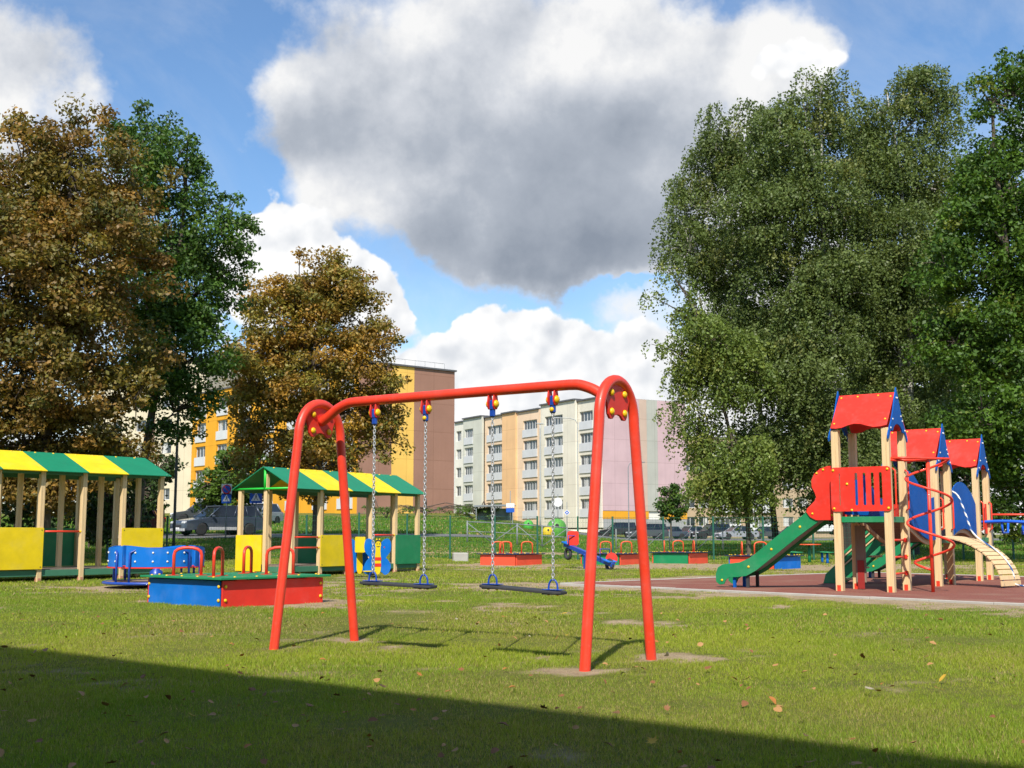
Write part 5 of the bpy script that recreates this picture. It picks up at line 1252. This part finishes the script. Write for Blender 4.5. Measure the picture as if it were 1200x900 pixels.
# ---- cars
TYRE = paint('tyre', (.02, .02, .021), .75); RIM = paint('rim', (.55, .56, .57), .3, metal=.3, dirt=.05); CGL = glass('car_glass', (.008, .010, .012), .04)
LAMPW = paint('headlight', (.70, .72, .74), .15, dirt=0); LAMPR = paint('tail_light', (.45, .015, .012), .2, dirt=0); PLATE = SIGNW
def car(lab, px, d, heading, body, kind='estate', clad=None):
    """heading: direction the nose points, degrees, 0 = +X"""
    p = foot(px, d); p.z += .045; t = thing('parked_car', lab, 'car', p, math.radians(heading), 'cars parked along the street')
    Lh, wd, hh = {'estate': (2.35, .92, 1.54), 'hatch': (2.05, .87, 1.48), 'sedan': (2.25, .89, 1.43), 'suv': (2.3, .93, 1.72)}[kind]
    belt = hh * .60; wr = .33 if kind != 'suv' else .36; wx = Lh * .60
    low = [(-Lh, .42), (-Lh + .04, .30), (-wx - wr - .06, .24)]
    low += [(-wx + (wr + .05) * math.cos(PI - PI * k / 8), wr - .04 + (wr + .05) * math.sin(PI * k / 8)) for k in range(9)]
    low += [(wx + (wr + .05) * math.cos(PI - PI * k / 8), wr - .04 + (wr + .05) * math.sin(PI * k / 8)) for k in range(9)]
    low += [(Lh - .10, .24), (Lh, .36), (Lh - .02, .62), (Lh - .18, belt * .82), (Lh * .45, belt)]
    low += [(-Lh * .80, belt + .03), (-Lh + .06, belt), (-Lh, belt * .75)]
    # body with sides curving inwards at top and bottom
    secs = []; mb = MB(); m = len(low)
    for (y, sx, sz) in ((-wd, .955, .95), (-wd * .985, .985, .985), (-wd * .8, 1, 1), (wd * .8, 1, 1), (wd * .985, .985, .985), (wd, .955, .95)):
        secs.append([(x * sx, y * (1 - .03 * max(0, (z - .6))), .3 + (z - .3) * sz) for x, z in low])
    vs = [q for s in secs for q in s]; fs = []
    for i in range(len(secs) - 1):
        for j in range(m): j2 = (j + 1) % m; fs.append((i * m + j, i * m + j2, (i + 1) * m + j2, (i + 1) * m + j))
    fs.append(tuple(range(m))[::-1]); fs.append(tuple(range((len(secs) - 1) * m, len(secs) * m)))
    bo = mb.add(vs, fs).link('body', body, t)
    back = {'estate': -.90, 'hatch': -.86, 'sedan': -.62, 'suv': -.92}[kind] * Lh; rb = {'estate': -.80, 'hatch': -.70, 'sedan': -.42, 'suv': -.84}[kind] * Lh
    b0, b1 = Lh * .44, Lh * .10; wt = wd * .74
    def gh(inset, z0, z1, e): # green-house hull
        return [(b0 - inset * 2, z0), (b1 - inset, z1), (rb + inset, z1), (back + inset, z0)]
    g = gh(0, belt - .02, hh - .03, 0); ys0, ys1 = wd * .93, wt
    vs = [(g[0][0], -ys0, g[0][1]), (g[1][0], -ys1, g[1][1]), (g[2][0], -ys1, g[2][1]), (g[3][0], -ys0, g[3][1])]; vs += [(x, -y, z) for x, y, z in vs]
    MB().add(vs, [(0, 1, 2, 3)[::-1], (4, 5, 6, 7), (0, 4, 5, 1)[::-1], (1, 5, 6, 2)[::-1], (2, 6, 7, 3)[::-1], (3, 7, 4, 0)[::-1]]).link('windows', CGL, t)
    rf = MB(); rf.box(((g[1][0] + g[2][0]) / 2, 0, hh - .015), (g[1][0] - g[2][0] + .16, wt * 2 + .03, .05), ch=.02)
    for sg in (-1, 1):
        P = lambda q, k=1.004: Vector((q[0], sg * q[1] * k, q[2]))
        A, B = (g[0][0], ys0, g[0][1]), (g[1][0], ys1, g[1][1]); C_, D_ = (g[2][0], ys1, g[2][1]), (g[3][0], ys0, g[3][1])
        rf.tube([P(A), P(B)], .035, 5); rf.tube([P(C_), P(D_)], .06, 5)
        mx0, mx1 = (b0 + back) / 2 + .1, (b1 + rb) / 2 + .1; rf.tube([(mx0, sg * ys0 * 1.003, belt), (mx1, sg * ys1 * 1.004, hh - .03)], .03, 5)
        if kind in ('estate', 'suv'): x_ = back * .62; rf.tube([(x_, sg * ys0 * 1.003, belt), (x_ + .08, sg * ys1 * 1.004, hh - .03)], .03, 5)
    rf.link('roof', body, t)
    wl = None
    for sx in (-1, 1):
        for sg in (-1, 1):
            M_ = Matrix.Translation((sx * wx, sg * (wd - .10), wr - .04 + .02)) @ Matrix.Rotation(-sg * PI / 2, 4, 'X')
            wl = MB().lathe([(wr * .66, -.10), (wr * .96, -.10), (wr, -.06), (wr, .06), (wr * .96, .09), (wr * .66, .095)], 18, M_).link('wheel', TYRE, t)
            rm = MB().lathe([(wr * .66, .02), (wr * .62, .085), (wr * .58, .06), (wr * .12, .05), (wr * .1, .08)], 18, M_)
            for k in range(5):
                a = k * 2 * PI / 5; rm.box((wr * .36 * math.cos(a), wr * .36 * math.sin(a), .078), (wr * .5, .07, .025), M_, rz=a)
            rm.link('rim', RIM, wl)
    for sg in (-1, 1):
        MB().box((Lh - .10, sg * wd * .68, belt * .70), (.20, wd * .40, .14), ch=.04).link('headlight', LAMPW, t); MB().box((-Lh + .03, sg * wd * .82, belt * .88), (.10, wd * .22, .30), ch=.03).link('tail_light', LAMPR, t)
        MB().box((b0 - .22, sg * (wd + .10), belt + .06), (.14, .20, .13), ch=.04).link('mirror', body, t)
    MB().box((Lh - .02, 0, .46), (.05, wd * 1.0, .16), ch=.01).link('grille', BLK, t); MB().box((Lh + .012, 0, .34), (.02, .50, .11)).link('number_plate', PLATE, t)
    if clad:
        cl = MB()
        for sg in (-1, 1): cl.box((0, sg * (wd + .006), .34), (2 * wx - 2 * wr - .16, .03, .16), ch=.01)
        cl.box((Lh - .03, 0, .27), (.08, wd * 1.7, .14), ch=.02); cl.link('side_trim', clad, t)
    return t
def cpaint(n, c): return paint('car_' + n, c, .28, var=.05, coat=.6, dirt=.03, metal=.2, bmp=.0)
GRB, SILV, BLKC, WHT, DKR, DGR = cpaint('grey_blue', (.05, .065, .095)), cpaint('silver', (.30, .31, .33)), cpaint('black', (.012, .012, .014)), cpaint('white', (.6, .6, .6)), cpaint('dark_red', (.10, .015, .015)), cpaint('dark_grey', (.06, .065, .07))
car('dark grey blue estate car with silver lower trim nearest on the left street', 258, 64, 222, GRB, 'estate', RIM)
car('grey hatchback seen above the bonnet of the dark estate car', 236, 88, 200, DGR, 'hatch')
car('pale silver car beyond the gable post behind the dark estate', 304, 84, 250, SILV, 'hatch')
car('dark red car seen between the posts of the left shelter', 150, 66, 190, DKR, 'hatch')
car('black van like car before the pink gable', 722, 138, 185, BLKC, 'suv')
car('dark grey car left of the young tree stem', 757, 136, 195, DGR, 'suv')
car('grey blue sedan behind the young tree', 782, 140, 200, GRB, 'sedan')
car('silver hatchback right of the young tree', 806, 142, 215, SILV, 'hatch')
car('black suv between two silver cars', 832, 140, 200, BLKC, 'suv')
car('silver sedan standing foremost in the car park beside the birch trunk', 861, 128, 195, SILV, 'sedan')
car('dark car just right of the thin birch trunk', 894, 140, 205, DGR, 'sedan')
car('grey car half hidden behind birch leaves', 926, 142, 205, GRB, 'hatch')
# ---- buildings
WGL = glass('window_glass', (.045, .052, .06), .06); WFR = paint('window_frame', (.62, .63, .62), .5); ROOFM = paint('roof_edge', (.10, .10, .105), .6); PAR = plaster('white_parapet', (.60, .61, .62), .06, .8, .3)
CURT = paint('pale_curtain', (.50, .50, .48), .8)
def dirs(a): return Vector((math.cos(a), math.sin(a), 0)), Vector((-math.sin(a), math.cos(a), 0))
def pane_window(parent, x0, x1, z0, z1, y, n, glassm=None):
    """framed window of n lights: frame mesh with its panes as a sub-part"""
    fr = MB(); t = .07
    for k in range(n + 1): fr.box((x0 + (x1 - x0) * k / n, y, (z0 + z1) / 2), (t, .08, z1 - z0))
    fr.box(((x0 + x1) / 2, y - .006, z0 + t / 2), (x1 - x0 + t, .09, t)).box(((x0 + x1) / 2, y - .006, z1 - t / 2), (x1 - x0 + t, .09, t))
    w_ = fr.link('window', WFR, parent); MB().box(((x0 + x1) / 2, y + .03, (z0 + z1) / 2), (x1 - x0, .02, z1 - z0)).link('pane', glassm or WGL, w_)
    if n > 1 and random.random() < .55:
        k = random.randrange(n); wv = (x1 - x0) / n; cw = wv * random.uniform(.4, .85)
        MB().box((x0 + wv * (k + .5), y + .012, (z0 + z1) / 2), (cw, .012, (z1 - z0) * .88)).link('curtain', CURT, w_)
    return w_
def facade(parent, x0, x1, y0, z0, z1, mat, holes, name='facade_section', th=.35):
    """wall slab with real openings, front face at y0"""
    H_ = [[(a - x0, c - z0), (b - x0, c - z0), (b - x0, d - z0), (a - x0, d - z0)] for (a, b, c, d) in holes]
    return MB().panel([(0, 0), (x1 - x0, 0), (x1 - x0, z1 - z0), (0, z1 - z0)], th, frame((x0, y0 + th, z0), (1, 0, 0), (0, 0, 1)), H_).link(name, mat, parent)
# five storeys, many colours, pink gable
A = Vector((-8.9, 185, 0)); B = Vector((11.4, 151, 0)); dv = B - A; LEN = dv.length; ang = math.atan2(dv.y, dv.x); gz = 1.8
bl = thing('apartment_block', 'five storey apartment block with cream, grey and peach bays and a pink gable', 'apartment block', (A.x, A.y, gz), ang)
FLH = 2.82; Z0 = 1.3; TOP = Z0 + 5 * FLH + .9; DEP = 13.4
def tpx(px):
    k = (px - 600) / F; d = dv.normalized(); return (k * A.y - A.x) / (d.x - k * d.y)
Pc = lambda n, c: plaster(n, c, joints=True)
CREAM, GGRN, PEACH, PEACH2, CREAM2, PINK, GREYW, ORANGE, OCHRE = (Pc('cream_render', (.80, .77, .68)), Pc('grey_green_render', (.60, .60, .52)), Pc('peach_render', (.80, .60, .42)), Pc('deep_peach_render', (.80, .50, .26)),
    Pc('pale_cream_render', (.76, .71, .59)), Pc('pink_render', (.58, .41, .42)), Pc('grey_plinth', (.38, .38, .37)), Pc('orange_render', (.78, .37, .03)), Pc('ochre_render', (.80, .50, .08)))
secs = [(None, 546, 0, CREAM, [(534.5, 540.5, 'w')]), (546, 568, -.5, GGRN, [(547.5, 557.5, 'l')]), (568, 590, 0, PEACH, [(571, 588.5, 'l')]), (590, 606, -.25, PEACH2, []), (606, 632, 0, PEACH, [(613, 629.5, 'l')]),
        (632, 638, .5, GGRN, [(633.4, 636.8, 's')]), (638, 679, -.6, CREAM2, [(643, 664, 'l')]), (679, 706, -.2, CREAM2, [(681, 696.5, 'l')])]
for (a, b, y0, mt, cols) in secs:
    xa = 0 if a is None else tpx(a); xb = min(tpx(b), LEN) if b < 706 else LEN
    holes = []; sm_ = .9 if mt is CREAM2 else 0
    for (p0, p1, kd) in cols:
        for fl in range(5):
            zf = Z0 + fl * FLH; x0, x1 = tpx(p0), tpx(p1)
            holes.append((x0, x1, zf + (.15 if kd == 'l' else .85), zf + 2.40))
    facade(bl, xa + .004, xb - .004, y0, 0, TOP + y0 * -.5, mt, holes)
    for (x0, x1, h0, h1) in holes:
        wid = x1 - x0; lg = h0 < h1 - 2; zb = h0 + (.95 if lg else 0)
        pane_window(bl, x0 + .03, x1 - .03, zb, h1 - .03, y0 + .24, max(1, int(round(wid / .75))))
        if lg: MB().box(((x0 + x1) / 2, y0 - .05, h0 + .46), (wid + .12, .10, .98)).box(((x0 + x1) / 2, y0 - .04, h0 - .06), (wid + .20, .14, .07)).link('balcony_front', PAR, bl)
    MB().box(((xa + xb) / 2, DEP / 2 + y0 / 2 - .1, TOP + y0 * -.5 + .09), (xb - xa + .02, DEP - y0 + .3, .20)).link('roof_edge', ROOFM, bl)
MB().box((LEN / 2, DEP / 2 + .56, TOP / 2 - .1), (LEN - .1, DEP - 1.10, TOP)).link('rear_wall', CREAM, bl)
PEACHD, GGRND = Pc('dull_peach_render', (.56, .42, .33)), Pc('dull_green_render', (.44, .44, .38))
# gable with wide render stripes
g0 = 0; stripes = [(0, .43, PINK), (.43, .52, PEACHD), (.52, .65, GGRND), (.65, 1.0, PINK)]
for (a, b, mt) in stripes: MB().box((LEN + .06, DEP * (a + b) / 2, (TOP + 2.0) / 2 + .2), (.22, DEP * (b - a) - .008, TOP - 1.9)).link('gable_section', mt, bl)
MB().box((LEN + .065, DEP * .265, 1.62), (.24, DEP * .53, .95)).box((LEN + .065, DEP * .85, 1.62), (.24, DEP * .30, .95)).link('gable_band', ORANGE, bl)
MB().box((LEN + .062, DEP * .5, .5), (.20, DEP - .1, 1.2)).link('plinth', GREYW, bl)
# orange block with brown and yellow gable
K = at(419, 112, z=0); ang = math.atan2(-.77, .64); fl_ = 36.0; d_, n_ = dirs(ang); O = Vector((K.x, K.y, 0)) - d_ * fl_; gz = 2.6
ob = thing('apartment_block', 'orange apartment block with a brown gable and a yellow stripe', 'apartment block', (O.x, O.y, gz), ang); TOPB = 14.6; DEPB = 11.2
BROWNR = Pc('brown_render', (.36, .195, .14)); YELR = Pc('yellow_render', (.90, .55, .13))
cols = [(x, x + 2.6, 'l') for x in (1.0, 6.4, 11.8, 17.2, 22.6, 28.0, 32.6)]; holes = []
for (x0, x1, kd) in cols:
    for fl in range(5): holes.append((x0, x1, .8 + fl * 2.72, .8 + fl * 2.72 + 2.2))
facade(ob, 0, fl_, 0, -1.5, TOPB, ORANGE, holes)
for (x0, x1, h0, h1) in holes:
    pane_window(ob, x0 + .03, x1 - .03, h0 + .95, h1 - .03, .24, 3); MB().box(((x0 + x1) / 2, -.05, h0 + .46), (2.7, .10, .98)).link('balcony_front', PAR, ob)
MB().box((fl_ / 2, DEPB / 2 + .3, TOPB / 2 - .8), (fl_ - .1, DEPB - .5, TOPB + 1.5)).link('rear_wall', ORANGE, ob)
for (a, b, mt) in ((0, .33, BROWNR), (.33, .56, YELR), (.56, 1.0, BROWNR)):
    MB().box((fl_ + .06, DEPB * (a + b) / 2, TOPB / 2 - .75), (.22, DEPB * (b - a) - .006, TOPB + 1.5)).link('gable_section', mt, ob)
MB().box((fl_ / 2 + .1, DEPB / 2, TOPB + .07), (fl_ + .5, DEPB + .3, .16)).link('roof_edge', ROOFM, ob)
mb = MB()
for k in range(9): mb.tube([(fl_ - .2, .6 + k * 1.2, TOPB + .1), (fl_ - .2, .6 + k * 1.2, TOPB + .75)], .018, 5)
mb.tube([(fl_ - .2, .6, TOPB + .75), (fl_ - .2, .6 + 9.6, TOPB + .75)], .018, 5).link('roof_railing', GREYMET, ob)
# cream block left of it
O = at(96, 150, z=0); gz = 3.4; cb = thing('apartment_block', 'cream apartment block seen through the left trees beside the orange one', 'apartment block', (O.x, O.y, gz), -.42); LC, TC = 19.0, 18.5
CRM = Pc('warm_cream_render', (.66, .58, .42)); BRK = Pc('brown_stripe_render', (.30, .20, .15)); holes = []
for x in (1.2, 4.6, 8.4, 12.4):
    for fl in range(6): holes.append((x, x + 1.6, 1.7 + fl * 2.8, 3.1 + fl * 2.8))
facade(cb, 0, LC, 0, -2, TC, CRM, holes)
for (x0, x1, h0, h1) in holes: pane_window(cb, x0 + .03, x1 - .03, h0, h1, .24, 2)
MB().box((LC / 2, 5.9, TC / 2 - 1), (LC - .05, 10.8, TC + 2)).link('rear_wall', CRM, cb); MB().box((10.9, -.02, TC / 2 - 1), (1.0, .06, TC + 2)).link('wall_stripe', BRK, cb); MB().box((LC / 2, 5.6, TC + .07), (LC + .3, 11.6, .16)).link('roof_edge', ROOFM, cb)
# beige block behind the car park
O = at(797, 182, z=0); gz = .5; bb = thing('apartment_block', 'beige brick block with white glazed balconies behind the car park', 'apartment block', (O.x, O.y, gz), -.10); LB, TB = 34.0, 15.0
BEI = Pc('beige_brick', (.42, .32, .21)); holes = []; bal = []
for x0, k in ((.6, 'w'), (2.6, 'w'), (5.0, 'b'), (10.0, 'b'), (15.2, 'w'), (17.4, 'w'), (20.0, 'b'), (26.0, 'w'), (29.0, 'b')):
    for fl in range(5):
        z = .9 + fl * 2.75; holes.append((x0, x0 + (1.5 if k == 'w' else 3.8), z + (.8 if k == 'w' else .1), z + 2.2))
facade(bb, 0, LB, 0, -1, TB, BEI, holes)
for (x0, x1, h0, h1) in holes:
    if x1 - x0 < 2: pane_window(bb, x0 + .03, x1 - .03, h0, h1, .2, 2)
    else:
        pane_window(bb, x0 + .03, x1 - .03, h0 + .95, h1, -.30, 5); MB().box(((x0 + x1) / 2, -.32, h0 + .44), (x1 - x0 + .1, .12, 1.0)).box((x0 - .04, -.12, (h0 + h1) / 2), (.08, .5, h1 - h0)).box((x1 + .04, -.12, (h0 + h1) / 2), (.08, .5, h1 - h0)).link('balcony_front', PAR, bb)
MB().box((LB / 2, 5.9, TB / 2 - .5), (LB - .05, 10.9, TB + 1)).link('rear_wall', BEI, bb); MB().box((LB / 2, 5.6, TB + .08), (LB + .4, 11.8, .18)).link('roof_edge', ROOFM, bb)
# the long block behind the photographer: its shadow lies over the near grass
HB = 12.0; Q = Vector((-4.76 - .151 * HB, 11.11 - .954 * HB, 0))
dE = Vector((.771, -.637, 0)); ang = math.atan2(-dE.y, -dE.x); O = Q + dE * 34.0
sb_ = thing('apartment_block', 'long flat roofed block whose straight shadow crosses the near grass', 'apartment block', (O.x, O.y, 0), ang)
LS, DS = 50.0, 11.0; holes = []
for k in range(12):
    for fl in range(4): holes.append((2 + k * 4.0, 3.7 + k * 4.0, 1.5 + fl * 2.8, 3.0 + fl * 2.8))
GREYR = Pc('light_grey_render', (.42, .41, .38))
facade(sb_, 0, LS, 0, -.2, HB - .16, GREYR, holes)
for (x0, x1, h0, h1) in holes: pane_window(sb_, x0 + .03, x1 - .03, h0, h1, .24, 2)
MB().box((LS / 2, DS / 2 + .2, HB / 2 - .15), (LS - .05, DS - .3, HB - .1)).link('rear_wall', GREYR, sb_)
MB().box((LS / 2, DS / 2, HB - .08), (LS + .1, DS, .155)).link('roof_edge', ROOFM, sb_)
# ================================================================ FALLEN LEAVES (each one a thing)
M_FL = {k: paint('fallen_' + k, c, .6, var=.35, scale=30, dirt=.0) for k, c in (('brown', (.23, .095, .03)), ('tan', (.40, .21, .07)), ('yellow', (.58, .36, .03)), ('pale', (.36, .31, .22)), ('orange', (.42, .16, .03)))}
def leaf_mesh(kind, seed, s):
    r = random.Random(seed); lob = [(0, -.5), (.10, -.28), (.42, -.30), (.30, -.08), (.56, .12), (.24, .14), (.22, .36), (.08, .28), (0, .56), (-.08, .28), (-.24, .38), (-.24, .13), (-.55, .10), (-.29, -.08), (-.40, -.32), (-.10, -.28)]
    c1, c2 = r.uniform(.1, .6), r.uniform(-.3, .5); vs = []; q = lambda x, y: (x * s, y * s, (c1 * x * x + c2 * y * y) * s)
    if seed % 3: lob = [(0, -.5), (.2, -.38), (.34, -.1), (.36, .15), (.22, .4), (0, .6), (-.2, .42), (-.35, .12), (-.33, -.14), (-.18, -.4)]; c1, c2 = r.uniform(.5, 1.4), r.uniform(-.5, .6)
    lob = [(x * r.uniform(.8, 1.15), y * r.uniform(.85, 1.1)) for x, y in lob]
    vs = [q(0, 0)] + [q(x, y) for x, y in lob]; n = len(lob)
    mb = MB().add(vs, [(0, 1 + i, 1 + (i + 1) % n) for i in range(n)], True); mb.tube([q(0, -.5), (0.02 * s, -.75 * s, .05 * s), (.06 * s, -1.0 * s, .02 * s)], .012 * s, 4)
    return mb
def shaded(x, y): return (x + 4.76) * .637 + (y - 11.11) * .771 < -.02
LR = random.Random(5); cnt = 0; base = {}
while cnt < 285:
    y = math.sqrt(LR.uniform(4.9 ** 2, 15.0 ** 2)) if cnt % 3 else LR.uniform(5.0, 8.5); x = LR.uniform(-.44, .44) * y
    sh_ = shaded(x, y)
    if not sh_ and LR.random() < .35: continue
    k = LR.choices(('brown', 'tan', 'yellow', 'pale', 'orange'), (5.5, 4.5, .35, .35, 2.2))[0]; v_ = LR.randrange(3); key = (k, v_)
    if key not in base: o = leaf_mesh(k, LR.randrange(999), 1.0).link('fallen_leaf', M_FL[k]); base[key] = o
    else: o = base[key].copy(); COL.objects.link(o)
    s = LR.uniform(.028, .064) * (1.0 if y < 8 else 1.1); o.scale = (s, s, s); o.location = (x, y, tz(x, y) + .034 + LR.uniform(0, .02)); o.rotation_euler = (LR.gauss(0, .35), LR.gauss(0, .35), LR.uniform(0, 6.28))
    kd = {'brown': 'curled dark brown leaf', 'tan': 'dry tan leaf', 'yellow': 'yellow leaf', 'pale': 'pale bleached leaf', 'orange': 'rusty orange leaf'}[k]
    label(o, kd + (' lying in the shaded near grass' if sh_ else ' lying on the sunlit grass'), 'leaf', 'fallen leaves on the lawn'); cnt += 1
